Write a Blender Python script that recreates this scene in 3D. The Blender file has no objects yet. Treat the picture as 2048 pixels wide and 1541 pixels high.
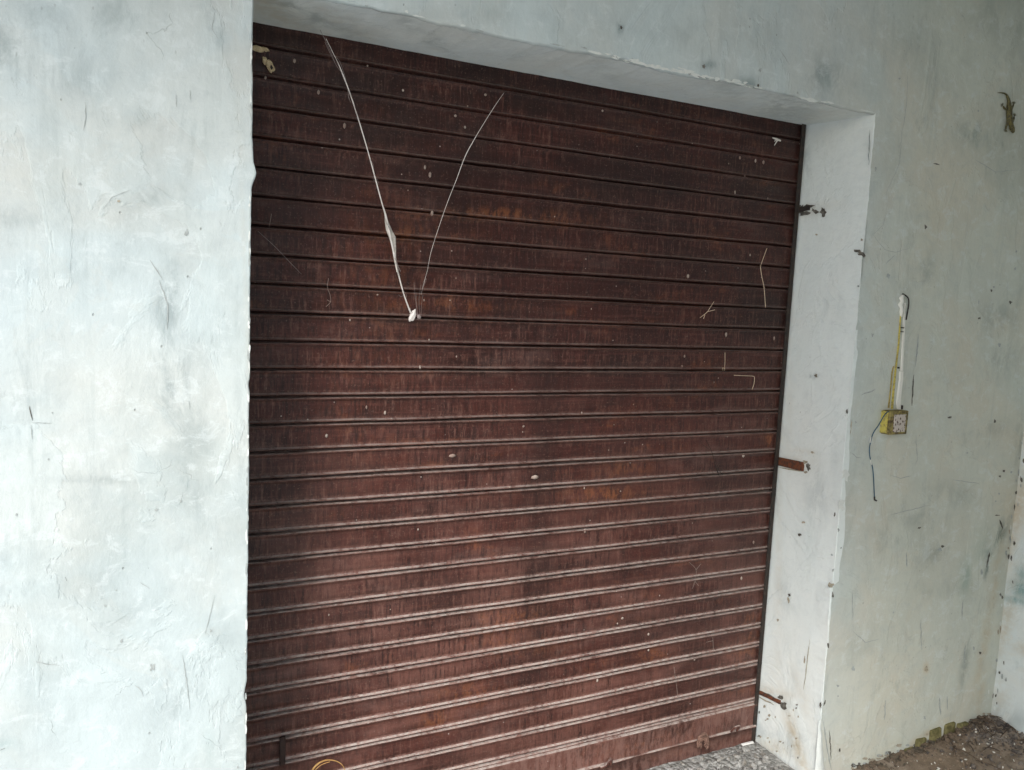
import bpy, bmesh, math, random
import numpy as np
from mathutils import Vector, Matrix, noise as mn
random.seed(7)
S = bpy.context.scene
C = S.collection
# ------------------------------------------------------------------ camera
CAM = Vector((-0.2384, -2.1594, 1.6643))
CR = Vector((0.90101314, -0.43145927, 0.0449246))
CU = Vector((0.00573237, 0.11539601, 0.99330303))
CF = Vector((0.43375391, 0.89472156, -0.10644661))
cd = bpy.data.cameras.new("camera"); cam = bpy.data.objects.new("camera", cd); C.objects.link(cam)
M = Matrix.Identity(4)
for i in range(3):
    M[i][0] = CR[i]; M[i][1] = CU[i]; M[i][2] = -CF[i]; M[i][3] = CAM[i]
cam.matrix_world = M
cd.sensor_width = 36; cd.lens = 36 * 1566.18 / 2048; cd.clip_start = 0.02; cd.clip_end = 3000
S.camera = cam
# ------------------------------------------------------------------ light
AZ = math.radians(40)
SUN_EL = math.radians(37)      # azimuth from -y (out of the wall) towards -x
w = bpy.data.worlds.new("World"); S.world = w; w.use_nodes = True
nt = w.node_tree; nt.nodes.clear()
sky = nt.nodes.new('ShaderNodeTexSky'); sky.sky_type = 'NISHITA'; sky.sun_disc = False
sky.sun_elevation = SUN_EL; sky.sun_rotation = math.pi + AZ; sky.air_density = 1.0; sky.dust_density = 1.8; sky.ozone_density = 1.0
bg = nt.nodes.new('ShaderNodeBackground'); bg.inputs['Strength'].default_value = 0.10
ow = nt.nodes.new('ShaderNodeOutputWorld')
nt.links.new(sky.outputs[0], bg.inputs[0]); nt.links.new(bg.outputs[0], ow.inputs[0])
sl = bpy.data.lights.new("sun", 'SUN'); sl.energy = 1.4; sl.angle = math.radians(17); sl.color = (1.0, 0.985, 0.97)
so = bpy.data.objects.new("sun", sl); C.objects.link(so)
sd = Vector((-math.sin(AZ) * math.cos(SUN_EL), -math.cos(AZ) * math.cos(SUN_EL), math.sin(SUN_EL)))
so.rotation_euler = sd.to_track_quat('Z', 'Y').to_euler(); so.location = (-3, -6, 5)
S.view_settings.view_transform = 'Standard'; S.view_settings.look = 'None'
S.view_settings.exposure = 1.27; S.view_settings.gamma = 1.0
S.render.engine = 'CYCLES'

# ------------------------------------------------------------------ helpers
D = 0.283                    # depth of the doorway; shutter plane y=0, wall face y=-D
XR = 1.924; XJ = 1.942       # right jamb, inner and outer edge
ZT, ZTF = 2.338, 2.325       # soffit height, back and front
XS = 2.928                   # side wall
PI = math.pi

def ray(px, py): return CF + CR * ((px - 1024) / 1566.18) - CU * ((py - 770.5) / 1566.18)
def onY(px, py, y):
    d = ray(px, py); return CAM + d * ((y - CAM.y) / d.y)
def onX(px, py, x):
    d = ray(px, py); return CAM + d * ((x - CAM.x) / d.x)
def onZ(px, py, z):
    d = ray(px, py); return CAM + d * ((z - CAM.z) / d.z)

def tag(o, label=None, cat=None, group=None, kind=None):
    if label: o['label'] = label
    if cat: o['category'] = cat
    if group: o['group'] = group
    if kind: o['kind'] = kind
    return o
def thing(name, loc, label, cat, group=None):
    o = bpy.data.objects.new(name, None); C.objects.link(o); o.location = loc; o.empty_display_size = 0.05
    return tag(o, label, cat, group)
def link(name, me, mats, parent=None, smooth=True):
    for m in (mats if isinstance(mats, (list, tuple)) else [mats]): me.materials.append(m)
    if smooth: me.polygons.foreach_set('use_smooth', [True] * len(me.polygons))
    o = bpy.data.objects.new(name, me); C.objects.link(o)
    if parent:
        o.parent = parent; o.matrix_parent_inverse = Matrix.Translation(-parent.location)
    return o
def mesh(name, V, F, mats, parent=None, smooth=True, mi=None):
    me = bpy.data.meshes.new(name); me.from_pydata([tuple(v) for v in V], [], F)
    o = link(name, me, mats, parent, smooth)
    if mi is not None: me.polygons.foreach_set('material_index', mi)
    me.update(); return o
def frm(bm, name, mats, parent=None, smooth=True):
    bmesh.ops.recalc_face_normals(bm, faces=bm.faces)
    me = bpy.data.meshes.new(name); bm.to_mesh(me); bm.free(); return link(name, me, mats, parent, smooth)
def bm_box(bm, c, s, rot=None, bev=0.0):
    r = bmesh.ops.create_cube(bm, size=1.0); vs = r['verts']
    for v in vs: v.co = Vector((v.co.x * s[0], v.co.y * s[1], v.co.z * s[2]))
    if bev:
        es = list({e for v in vs for e in v.link_edges})
        r2 = bmesh.ops.bevel(bm, geom=es, offset=bev, segments=2, affect='EDGES', profile=0.6)
        vs = list({v for f in r2['faces'] for v in f.verts} | {v for v in vs if v.is_valid})
    for v in vs:
        if rot: v.co = rot @ v.co
        v.co += Vector(c)
    return vs
def tube(bm, pts, rad, seg=6, cap=True):
    pts = [Vector(p) for p in pts]; n = len(pts)
    if not isinstance(rad, (list, tuple)): rad = [rad] * n
    rings = []; up = None
    for i, p in enumerate(pts):
        t = (pts[min(i + 1, n - 1)] - pts[max(i - 1, 0)]).normalized()
        if up is None: up = t.orthogonal().normalized()
        up = (up - t * up.dot(t)).normalized(); s = t.cross(up)
        rings.append([bm.verts.new(p + (up * math.cos(a) + s * math.sin(a)) * rad[i]) for a in [2 * PI * k / seg for k in range(seg)]])
    for a, b in zip(rings, rings[1:]):
        for k in range(seg): bm.faces.new((a[k], a[(k + 1) % seg], b[(k + 1) % seg], b[k]))
    if cap: bm.faces.new(rings[0][::-1]); bm.faces.new(rings[-1])
def spline(pts, n=8):
    pts = [Vector(p) for p in pts]; P = [pts[0]] + pts + [pts[-1]]; out = []
    for i in range(1, len(P) - 2):
        a, b, c, d = P[i - 1:i + 3]
        for k in range(n):
            t = k / n; out.append(0.5 * ((2 * b) + (c - a) * t + (2 * a - 5 * b + 4 * c - d) * t * t + (3 * b - a - 3 * c + d) * t ** 3))
    out.append(pts[-1]); return out
def nz(x, y, z=0.0): return mn.noise(Vector((x, y, z)))

# ------------------------------------------------------------------ node helpers
class NT:
    def __init__(s, name):
        s.m = bpy.data.materials.new(name); s.m.use_nodes = True; s.t = s.m.node_tree
        s.p = s.t.nodes['Principled BSDF']; s.n = s.t.nodes
        s.geo = s.n.new('ShaderNodeNewGeometry'); s.pos = s.geo.outputs['Position']
    def L(s, a, b): s.t.links.new(a, b)
    def put(s, v, sock):
        if hasattr(v, 'links'): s.L(v, sock)
        else:
            if isinstance(v, tuple) and len(v) == 3 and sock.type == 'RGBA': v = (*v, 1)
            sock.default_value = v
    def vec(s, scale):
        m = s.n.new('ShaderNodeMapping'); s.L(s.pos, m.inputs[0]); m.inputs['Scale'].default_value = scale; return m.outputs[0]
    def noise(s, scale=5, detail=6, rough=0.6, st=(1, 1, 1), dist=0.0, off=0.0):
        m = s.n.new('ShaderNodeMapping'); s.L(s.pos, m.inputs[0]); m.inputs['Scale'].default_value = st; m.inputs['Location'].default_value = (off, off * .7, off * 1.3)
        t = s.n.new('ShaderNodeTexNoise'); s.L(m.outputs[0], t.inputs['Vector'])
        t.inputs['Scale'].default_value = scale; t.inputs['Detail'].default_value = detail
        t.inputs['Roughness'].default_value = rough; t.inputs['Distortion'].default_value = dist
        return t.outputs['Fac']
    def vor(s, scale=20, feat='F1', st=(1, 1, 1), rnd=1.0, out='Distance'):
        t = s.n.new('ShaderNodeTexVoronoi'); t.feature = feat; s.L(s.vec(st), t.inputs['Vector'])
        t.inputs['Scale'].default_value = scale; t.inputs['Randomness'].default_value = rnd
        return t.outputs[out]
    def ramp(s, x, a, b, lo=0.0, hi=1.0):
        m = s.n.new('ShaderNodeMapRange'); s.put(x, m.inputs[0]); m.interpolation_type = 'SMOOTHSTEP'
        for k, v in zip((1, 2, 3, 4), (a, b, lo, hi)): m.inputs[k].default_value = v
        return m.outputs[0]
    def op(s, o, a, b=0.0, clamp=False):
        m = s.n.new('ShaderNodeMath'); m.operation = o; m.use_clamp = clamp; s.put(a, m.inputs[0]); s.put(b, m.inputs[1]); return m.outputs[0]
    def mix(s, f, a, b, mode='MIX'):
        m = s.n.new('ShaderNodeMix'); m.data_type = 'RGBA'; m.blend_type = mode
        s.put(f, m.inputs[0]); s.put(a, m.inputs[6]); s.put(b, m.inputs[7]); return m.outputs[2]
    def attr(s, name):
        a = s.n.new('ShaderNodeAttribute'); a.attribute_name = name
        p = s.n.new('ShaderNodeSeparateColor'); s.L(a.outputs['Color'], p.inputs[0]); return p.outputs
    def xyz(s, v=None):
        p = s.n.new('ShaderNodeSeparateXYZ'); s.L(v or s.pos, p.inputs[0]); return p.outputs
    def bump(s, h, dist=0.002, strength=1.0, nrm=None):
        b = s.n.new('ShaderNodeBump'); s.put(h, b.inputs['Height']); b.inputs['Distance'].default_value = dist; b.inputs['Strength'].default_value = strength
        if nrm: s.L(nrm, b.inputs['Normal'])
        return b.outputs[0]
    def done(s, col, rough=0.7, nrm=None, spec=0.3, metal=0.0):
        s.put(col, s.p.inputs['Base Color']); s.put(rough, s.p.inputs['Roughness']); s.put(spec, s.p.inputs['Specular IOR Level'])
        s.p.inputs['Metallic'].default_value = metal
        if nrm: s.L(nrm, s.p.inputs['Normal'])
        return s.m

def plaster(name, base, warm, dark, cool, amt=1.0, speck=.45):
    t = NT(name); A = t.attr('stain')
    big = t.noise(1.6, 5, .6, dist=.6); mid = t.noise(6, 8, .65, st=(1, 1, .55), dist=.5, off=3)
    col = t.mix(t.ramp(big, .40, .62, 0, .8 * amt), base, warm)
    # coats of whitewash with edges, each a little different in tone
    coat = t.noise(3.2, 7, .62, st=(1, 1, .7), dist=1.1, off=9)
    col = t.mix(t.ramp(coat, .50, .53, 0, .30 * amt), col, cool)
    coat2 = t.noise(4.5, 9, .6, dist=.8, off=17)
    col = t.mix(t.ramp(coat2, .58, .61, 0, .25 * amt), col, warm)
    bl = t.noise(1.9, 9, .68, st=(1, 1, .6), dist=.4, off=37)
    col = t.mix(t.ramp(bl, .49, .70, 0, .42 * amt), col, (dark[0] * 1.15, dark[1] * 1.12, dark[2] * 1.1))
    # rubbed grey smears
    sm = t.noise(9, 10, .72, st=(1, 1, .45), dist=.7, off=5)
    col = t.mix(t.ramp(sm, .56, .74, 0, .45 * amt), col, dark)
    sm2 = t.noise(26, 6, .7, st=(1, 1, .35), off=2)
    gate = t.ramp(t.noise(2.6, 3, .5, off=31), .52, .64)
    col = t.mix(t.op('MULTIPLY', gate, t.ramp(sm2, .55, .72, 0, .55 * amt)), col, dark)
    brk = t.ramp(t.noise(11, 10, .74, st=(1, 1, .55), dist=.6, off=12), .40, .60)
    col = t.mix(t.op('MULTIPLY', A[0], t.op('MULTIPLY', brk, 1.5), True), col, (dark[0] * .62, dark[1] * .66, dark[2] * .68))
    brk2 = t.ramp(t.noise(20, 8, .7, off=21), .35, .6, .3, 1)
    col = t.mix(t.op('MULTIPLY', A[1], brk2, True), col, (.42, .29, .11))
    col = t.mix(t.op('MULTIPLY', A[2], t.op('MULTIPLY_ADD', brk, .7), True), col, (.22, .36, .36))
    if name.startswith('weath'):   # tint shifts creamier towards the right-hand panel
        rx = t.xyz()[0]; col = t.mix(t.ramp(rx, 1.6, 2.3, 0, 1), col, (1.07, .99, .875), 'MULTIPLY')
    tr = t.noise(16, 9, .78, st=(1, 1, 1.4), dist=.5, off=61)
    col = t.mix(t.ramp(tr, .48, .36, 0, .20), col, (base[0] * .72, base[1] * .73, base[2] * .74)); col = t.mix(t.ramp(tr, .53, .62, 0, .35), col, (.66, .72, .72))
    ru = t.noise(9, 8, .75, st=(2.6, 1, .22), off=71)      # faint runs down the wall
    col = t.mix(t.ramp(ru, .54, .68, 0, .18 * amt), col, dark)
    # pinholes and dark flecks
    v = t.vor(38, 'F1', (1, 1, .8)); vc = t.n.new('ShaderNodeSeparateColor'); t.L(t.vor(38, 'F1', (1, 1, .8), out='Color'), vc.inputs[0])
    sp = t.op('MULTIPLY', t.ramp(v, .05, .11, 1, 0), t.ramp(vc.outputs[0], .90, .93, 0, speck))
    col = t.mix(t.op('MULTIPLY', sp, .8), col, (.10, .10, .09))
    v2 = t.vor(95, 'F1', (1, 1, .5)); vc2 = t.n.new('ShaderNodeSeparateColor'); t.L(t.vor(95, 'F1', (1, 1, .5), out='Color'), vc2.inputs[0])
    sp2 = t.op('MULTIPLY', t.ramp(v2, .10, .22, 1, 0), t.op('MULTIPLY', t.ramp(vc2.outputs[1], .93, .95, 0, speck), gate))
    col = t.mix(t.op('MULTIPLY', sp2, .7), col, (.14, .14, .13))
    # hairline cracks in places
    e = t.n.new('ShaderNodeTexVoronoi'); e.feature = 'DISTANCE_TO_EDGE'; e.inputs['Scale'].default_value = 3.3
    wn = t.n.new('ShaderNodeTexNoise'); wn.inputs['Scale'].default_value = 5; wn.inputs['Detail'].default_value = 7; t.L(t.pos, wn.inputs['Vector'])
    vm = t.n.new('ShaderNodeVectorMath'); vm.operation = 'MULTIPLY_ADD'; t.L(wn.outputs['Color'], vm.inputs[0]); vm.inputs[1].default_value = (.55, .55, .55); t.L(t.pos, vm.inputs[2])
    t.L(vm.outputs[0], e.inputs['Vector'])
    cr = t.op('MULTIPLY', t.ramp(e.outputs['Distance'], .0, .006, 1, 0), t.ramp(t.noise(5.5, 5, .6, off=44), .54, .66))
    col = t.mix(t.op('MULTIPLY', cr, .16), col, (.2, .2, .18))
    h = t.op('ADD', t.op('MULTIPLY', t.noise(3.5, 5, .5, off=7), 6.0), t.op('ADD', t.op('MULTIPLY', mid, 1.7), t.op('MULTIPLY', t.noise(60, 6, .6, st=(1, 1, .8)), .45)))
    h = t.op('ADD', h, t.op('MULTIPLY', t.ramp(coat, .50, .53), .35))
    h = t.op('SUBTRACT', h, t.op('MULTIPLY', t.op('ADD', sp, t.op('MULTIPLY', cr, .3)), 1.2))
    return t.done(col, t.ramp(mid, .3, .7, .62, .85), t.bump(h, .0022, .9), .25)

M_wall = plaster('weathered_whitewash', (.51, .585, .59), (.55, .578, .548), (.28, .34, .34), (.56, .65, .655))
M_jamb = plaster('fresh_whitewash', (.76, .825, .81), (.78, .80, .76), (.46, .53, .53), (.72, .80, .80), .5, .5)
M_side = plaster('side_whitewash', (.72, .79, .79), (.70, .68, .60), (.36, .44, .43), (.66, .77, .79), .8)

def simple(name, col, rough=.7, col2=None, sc=40, bump=.0, spec=.3, metal=0, hi=.65, lo=.4):
    t = NT(name); n = t.noise(sc, 6, .7)
    c = t.mix(t.ramp(n, lo, hi), col, col2) if col2 else col
    return t.done(c, rough, t.bump(n, bump) if bump else None, spec, metal)
M_crack = simple('crack_dirt', (.075, .07, .06), .9, (.20, .19, .165), 90)
M_hair = simple('hairline_dirt', (.33, .36, .35), .9, (.42, .46, .45), 90)
M_chip = simple('bare_render', (.30, .27, .21), .95, (.46, .42, .33), 60, .002)
M_chipw = simple('pale_chip', (.66, .70, .67), .9, (.74, .76, .73), 60, .001)
M_dark = simple('dark_iron', (.025, .022, .02), .7, (.05, .035, .028), 60, .001)
M_rust = simple('rusty_iron', (.16, .055, .025), .8, (.045, .032, .028), 70, .0015)
M_straw = simple('dry_straw', (.62, .47, .33), .7, (.75, .62, .46), 120)
M_silk = simple('spider_silk', (.80, .76, .72), .6, (.66, .62, .58), 90)
M_thin = simple('thin_silk', (.26, .22, .21), .7)
M_nest = simple('mud_nest_clay', (.70, .57, .36), .9, (.42, .30, .17), 130, .002)
M_flake = simple('white_flake', (.72, .70, .66), .8)

# shutter paint
def shutter_mat(name, ledge=True):
    t = NT(name); A = t.attr('tint'); x, y, z = t.xyz()
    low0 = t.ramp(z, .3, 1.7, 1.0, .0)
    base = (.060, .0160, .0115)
    patch = t.noise(2.2, 6, .6, st=(1, 1, 1.6), dist=.7)
    col = t.mix(t.ramp(patch, .38, .66), base, (.026, .0098, .0082))
    # every slat its own tone
    wn = t.n.new('ShaderNodeTexWhiteNoise'); wn.noise_dimensions = '1D'
    t.L(t.op('FLOOR', t.op('DIVIDE', t.op('ADD', z, -.0810), .075)), wn.inputs['W'])
    col = t.mix(t.ramp(wn.outputs['Value'], 0, 1, 0, .40), col, (.066, .022, .018))
    # vertical scrubbing, drips
    off = t.n.new('ShaderNodeCombineXYZ'); t.L(t.op('MULTIPLY', wn.outputs['Value'], 7.0), off.inputs[0])
    va = t.n.new('ShaderNodeVectorMath'); va.operation = 'ADD'; t.L(t.geo.outputs['Position'], va.inputs[0]); t.L(off.outputs[0], va.inputs[1])
    t.pos = va.outputs[0]
    st = t.noise(60, 5, .7, st=(1, 1, .16)); g = t.ramp(t.noise(3.0, 4, .5, off=8), .42, .62)
    col = t.mix(t.op('MULTIPLY', g, t.ramp(st, .50, .64, 0, .42)), col, (.19, .09, .068))
    st2 = t.noise(95, 4, .7, st=(1, 1, .14), off=5)
    col = t.mix(t.ramp(st2, .50, .62, 0, .6), col, (.026, .014, .013))
    t.pos = t.geo.outputs['Position']
    # orange rust blooms
    r = t.noise(3.6, 8, .7, st=(1, 1, 2.2), dist=.4, off=13); rb = t.ramp(t.noise(42, 9, .78, st=(1, 1, .45), off=3), .44, .58)
    col = t.mix(t.op('MULTIPLY', rb, t.ramp(r, .54, .70, 0, .6)), col, (.22, .072, .030))
    col = t.mix(t.op('MULTIPLY', A[1], rb), col, (.27, .095, .035))
    hs = t.noise(30, 7, .75, st=(.12, 1, 2.2), off=51)
    col = t.mix(t.ramp(hs, .50, .66, 0, .40), col, (.150, .062, .048))
    col = t.mix(t.ramp(hs, .47, .33, 0, .45), col, (.030, .015, .013))
    # faded pinkish chalking
    col = t.mix(t.ramp(t.noise(7, 8, .7, st=(.6, 1, 1.5), off=23), .52, .72, 0, .35), col, (.19, .115, .10))
    veil = t.op('MULTIPLY', low0, t.ramp(t.noise(4, 6, .65, st=(.8, 1, 1.2), off=41), .40, .60, .10, .55))  # dust film and painted-in light, growing towards the bottom
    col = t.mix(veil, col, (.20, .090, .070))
    st3 = t.noise(125, 5, .75, st=(1, 1, .09), off=77); g3 = t.ramp(t.noise(2.4, 6, .7, st=(1, 1, 1.3), off=83), .36, .58, .25, 1)
    col = t.mix(t.op('MULTIPLY', g3, t.ramp(st3, .49, .37, 0, .80)), col, (.020, .0095, .0085))
    col = t.mix(t.op('MULTIPLY', g3, t.ramp(st3, .54, .66, 0, .50)), col, (.22, .115, .09))
    gr = t.noise(3.1, 8, .72, st=(1, 1, 1.5), dist=.5, off=95)      # grime plus painted-in shade under the lintel, heaviest at the top
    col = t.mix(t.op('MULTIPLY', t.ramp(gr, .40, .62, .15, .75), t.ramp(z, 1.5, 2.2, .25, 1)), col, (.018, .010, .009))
    col = t.mix(A[0], col, (.020, .011, .010))
    # dust lying on whatever faces up
    up = t.xyz(t.geo.outputs['Normal'])[2]
    dn = t.noise(55, 7, .78, st=(.8, 1, 1.4)); dn2 = t.noise(5, 5, .6, st=(1, 1, .8), off=6)
    low = t.ramp(z, .1, 1.75, 1.0, .16)
    du = t.op('MULTIPLY', t.ramp(up, .28, .62), t.op('MULTIPLY', low, t.op('ADD', t.ramp(dn, .40, .54, .0, .75), t.ramp(dn2, .35, .6, .0, .5)), True))
    col = t.mix(du, col, (.42, .37, .335))
    # paler broken tone along the slat rolls and the rail, stronger lower down
    ed = t.op('MULTIPLY', A[2], t.op('MULTIPLY', t.ramp(t.noise(60, 7, .78, st=(1, 1, .35), off=2), .42, .58, .08, 1), low))
    col = t.mix(t.op('MULTIPLY', ed, .6), col, (.27, .16, .135))
    fine = t.noise(160, 4, .7)
    col = t.mix(t.ramp(fine, .56, .72, 0, .5), col, (.22, .14, .11))
    # pale flecks
    v = t.vor(42); vc = t.n.new('ShaderNodeSeparateColor'); t.L(t.vor(42, out='Color'), vc.inputs[0])
    sp = t.op('MULTIPLY', t.ramp(v, .05, .12, 1, 0), t.ramp(vc.outputs[0], .93, .95))
    col = t.mix(t.op('MULTIPLY', sp, .7), col, (.50, .44, .40))
    h = t.op('ADD', t.op('MULTIPLY', t.noise(6, 4, .5, st=(1, 1, 2)), 3), t.op('ADD', t.op('MULTIPLY', st, .6), fine))
    rg = t.op('ADD', t.ramp(t.noise(9, 7, .7, off=4), .35, .65, .30, .50), t.op('MULTIPLY', du, .35))
    return t.done(col, rg, t.bump(h, .0010, .7), .30)
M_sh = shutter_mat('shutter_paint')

# ------------------------------------------------------------------ wall
def disp(x, z):   # hand-floated plaster, metres out of the plane
    return .004 * nz(x * 1.7, z * 1.7, 1.3) + .0022 * nz(x * 5, z * 4, 4.1) + .0009 * nz(x * 16, z * 13, 2.2)

def sc_at(P): return (P - CAM).dot(CF) / 1566.18
STW = []          # stains on the front wall: px, py, rx, ry, angle, channel, amount
def st(px, py, rx, ry, a, ch, am): STW.append((px, py, rx, ry, a, ch, am))
# left pier
st(335, 640, 22, 130, -8, 0, .40); st(350, 760, 26, 90, -5, 0, .42); st(330, 600, 14, 50, -20, 0, .4); st(290, 400, 50, 22, 35, 0, .32)
st(380, 860, 40, 120, -8, 0, .2); st(395, 1000, 20, 60, 0, 0, .2); st(200, 960, 60, 9, -6, 0, .28); st(480, 880, 9, 150, 0, 0, .22)
st(20, 100, 70, 60, 0, 0, .35); st(90, 60, 50, 90, 0, 0, .25); st(150, 150, 60, 50, 20, 0, .25); st(430, 60, 20, 80, 4, 0, .25)
st(320, 250, 120, 30, 0, 0, .14); st(30, 440, 60, 22, 0, 0, .22); st(180, 540, 80, 30, 5, 0, .16); st(270, 1230, 60, 70, 0, 0, .14); st(340, 1380, 50, 110, 0, 0, .20)
st(420, 1290, 50, 60, 0, 0, .14); st(60, 1180, 60, 16, 5, 0, .16); st(330, 1410, 26, 30, 0, 0, .18); st(120, 350, 120, 50, 0, 1, .07); st(200, 330, 90, 90, 0, 1, .05)
st(5, 1490, 22, 10, 0, 2, .4); st(420, 1490, 8, 40, 0, 2, .15); st(490, 1410, 5, 60, 0, 1, .10); st(497, 700, 5, 500, 0, 1, .10)
# lintel
st(1240, 58, 6, 12, 0, 0, .9); st(1500, 170, 30, 16, 0, 0, .45); st(1650, 150, 45, 38, 10, 0, .42); st(1590, 190, 50, 12, 12, 0, .3); st(1420, 130, 20, 8, 20, 0, .45)
st(1000, 30, 90, 16, 10, 0, .2); st(800, 30, 60, 12, 12, 0, .2); st(1380, 70, 100, 26, 10, 0, .16); st(1520, 60, 60, 60, 0, 0, .18)
# right panel
st(1810, 650, 20, 200, 0, 0, .15); st(1860, 450, 40, 60, 0, 1, .10); st(1850, 540, 26, 40, 0, 0, .3); st(1950, 270, 60, 26, 0, 0, .35); st(1960, 280, 40, 30, 0, 2, .15)
st(2010, 40, 80, 50, 0, 0, .25); st(1850, 90, 120, 60, 0, 0, .12); st(2000, 640, 60, 40, 0, 0, .3); st(2010, 720, 50, 40, 0, 0, .28); st(1900, 760, 60, 14, 0, 0, .16)
st(1980, 860, 70, 18, 4, 0, .22); st(1850, 1040, 90, 30, -14, 0, .26); st(1900, 990, 90, 26, -12, 0, .2); st(1790, 1080, 70, 12, -20, 0, .2)
st(1880, 1100, 50, 26, 20, 0, .36); st(1995, 1080, 14, 40, -35, 0, .9); st(1978, 1120, 7, 34, -12, 0, 1.); st(1930, 1150, 18, 44, 10, 2, .5); st(1975, 1090, 40, 50, -30, 2, .30)
st(1880, 1180, 100, 20, 0, 0, .16); st(1930, 1320, 12, 60, -4, 0, .4); st(1852, 1337, 6, 11, 15, 1, .95); st(1750, 1270, 60, 60, 0, 0, .1); st(1730, 960, 16, 22, 0, 1, .08)
st(1830, 1180, 90, 120, 0, 1, .07); st(1800, 1420, 90, 60, 0, 1, .06); st(1975, 1250, 14, 200, -7, 1, .34); st(1990, 1150, 10, 60, -8, 1, .3); st(1960, 1390, 14, 60, -4, 1, .3)
st(1690, 1500, 14, 60, 0, 0, .2); st(2040, 890, 16, 60, 0, 0, .3); st(1770, 700, 10, 90, 4, 0, .15); st(1870, 150, 14, 120, 3, 0, .12); st(1790, 330, 40, 110, 0, 1, .05)
st(1770, 1505, 40, 14, 20, 1, .25); st(1850, 1470, 50, 9, 18, 1, .4)

def bake(o, stains, plane, name='stain'):
    me = o.data; n = len(me.vertices); co = np.empty(n * 3); me.vertices.foreach_get('co', co); co = co.reshape(-1, 3)
    col = np.zeros((n, 4)); col[:, 3] = 1
    for px, py, rx, ry, a, ch, am in stains:
        P = plane(px, py); s = sc_at(P)
        u = (co - np.array(P)) @ np.array(CR); v = (co - np.array(P)) @ np.array(CU)
        c, q = math.cos(math.radians(a)), math.sin(math.radians(a))
        uu = (u * c + v * q) / (rx * s); vv = (-u * q + v * c) / (ry * s)
        col[:, ch] = np.maximum(col[:, ch], am * np.exp(-(uu ** 2 + vv ** 2)))
    at = me.color_attributes.new(name, 'FLOAT_COLOR', 'POINT'); at.data.foreach_set('color', col.ravel())

def lerp_tab(tab, z):
    for (z0, x0), (z1, x1) in zip(tab, tab[1:]):
        if z0 <= z <= z1: return x0 + (x1 - x0) * (z - z0) / max(z1 - z0, 1e-6)
    return tab[0][1] if z < tab[0][0] else tab[-1][1]
jt = [(onY(px, py, -D).z, onY(px, py, -D).x) for px, py in
      ((1632, 1541), (1640, 1440), (1643, 1425), (1647, 1400), (1651, 1300), (1655, 1290), (1659, 1180), (1661, 1172), (1676, 1165), (1679, 1130), (1688, 1080), (1690, 1010),
       (1689, 960), (1697, 940), (1700, 840), (1702, 820), (1716, 700), (1713, 695), (1722, 580), (1722, 520), (1727, 500), (1735, 420), (1741, 330), (1748, 235))]
def xj(z):
    return min(lerp_tab(jt, z), 1.944) * .6 + 1.942 * .4 + .0035 * nz(z * 9, 3.1) + .0022 * nz(z * 28, 3.1) + .0016 * nz(z * 75, 1.1)
def xl(z):   # left corner of the doorway, slightly chipped
    c = 0
    for zc, wd, am in ((onY(505, 345, -D).z, .022, .010), (onY(497, 770, -D).z, .012, -.002), (onY(494, 1390, -D).z, .02, -.005), (onY(505, 300, -D).z, .03, .003)):
        c += am * math.exp(-((z - zc) / wd) ** 2)
    return c + .0012 * nz(z * 7, 8.8) + .0008 * nz(z * 30, 5.5) + .0008 * nz(z * 90, 2.5)
def zl(x):   # lower front edge of the lintel, rounded and uneven
    return ZTF + .007 * nz(x * 3, 7.7) + .005 * nz(x * 13, 2.9) + .0025 * nz(x * 47, 1.9)

def gridf(nu, nv, f):
    V = [f(i / nu, j / nv) for j in range(nv + 1) for i in range(nu + 1)]
    F = [(j * (nu + 1) + i, j * (nu + 1) + i + 1, (j + 1) * (nu + 1) + i + 1, (j + 1) * (nu + 1) + i) for j in range(nv) for i in range(nu)]
    return V, F
def merge(parts):
    V, F = [], []
    for v, f in parts:
        o = len(V); V += v; F += [tuple(i + o for i in q) for q in f]
    return V, F

HW = 3.36
FX = 0.35
XC = 1.942
def xjr(z):
    return xj(z) if z < 2.30 else XC
def facept(x, z, ex=1.0): return (x, -D - disp(x, z), z)
xe = lambda z: min(max(xl(z), -.05), .05)
left = gridf(200, 380, lambda u, v: (lambda z, t: facept(-1.5 + (xl(z) - .004 + 1.5) * t, z))(v * HW - .05, 1 - (1 - u) ** 1.3))
def lint(u, v):
    x0, x1 = -.004, XC; x = x0 + (x1 - x0) * u
    z = zl(x) + .006 + (HW - .05 - zl(x) - .006) * (v ** 1.4)
    if u == 0: x = xl(z) - .004
    return facept(x, z)
lin = gridf(230, 90, lint)
right = gridf(170, 380, lambda u, v: (lambda z: facept(xjr(z) + .004 * (z < 2.3) + (XS - xjr(z) - .004 * (z < 2.3)) * u, z))(v * HW - .05))
# thin rounded arrises carrying the face round the corner
def arr_left(u, v):
    z = v * 2.36; a = u * PI / 2; e = xl(z); return (e - .004 + .004 * math.sin(a), -D - disp(e, z) * math.cos(a) + .004 * (1 - math.cos(a)), z)
def arr_top(u, v):
    x = (XC + .004) * v; a = u * PI / 2; r = .013 + .008 * nz(x * 5, 1); z0 = zl(x)
    return (x, -D - disp(x, z0) * math.cos(a) + r * (1 - math.cos(a)), z0 + .006 - .006 * math.sin(a))
pl = merge([left, lin, right, gridf(5, 380, arr_left), gridf(5, 230, arr_top)])

wall = thing('plastered_wall', (.96, -D, 0), 'weathered whitewashed wall around the roller shutter, with smears, hairline cracks and stains', 'wall')
wf = mesh('wall_face', pl[0], pl[1], [M_wall, M_crack, M_hair, M_chip, M_chipw, M_jamb], wall)
bake(wf, STW, lambda a, b: onY(a, b, -D))
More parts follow.
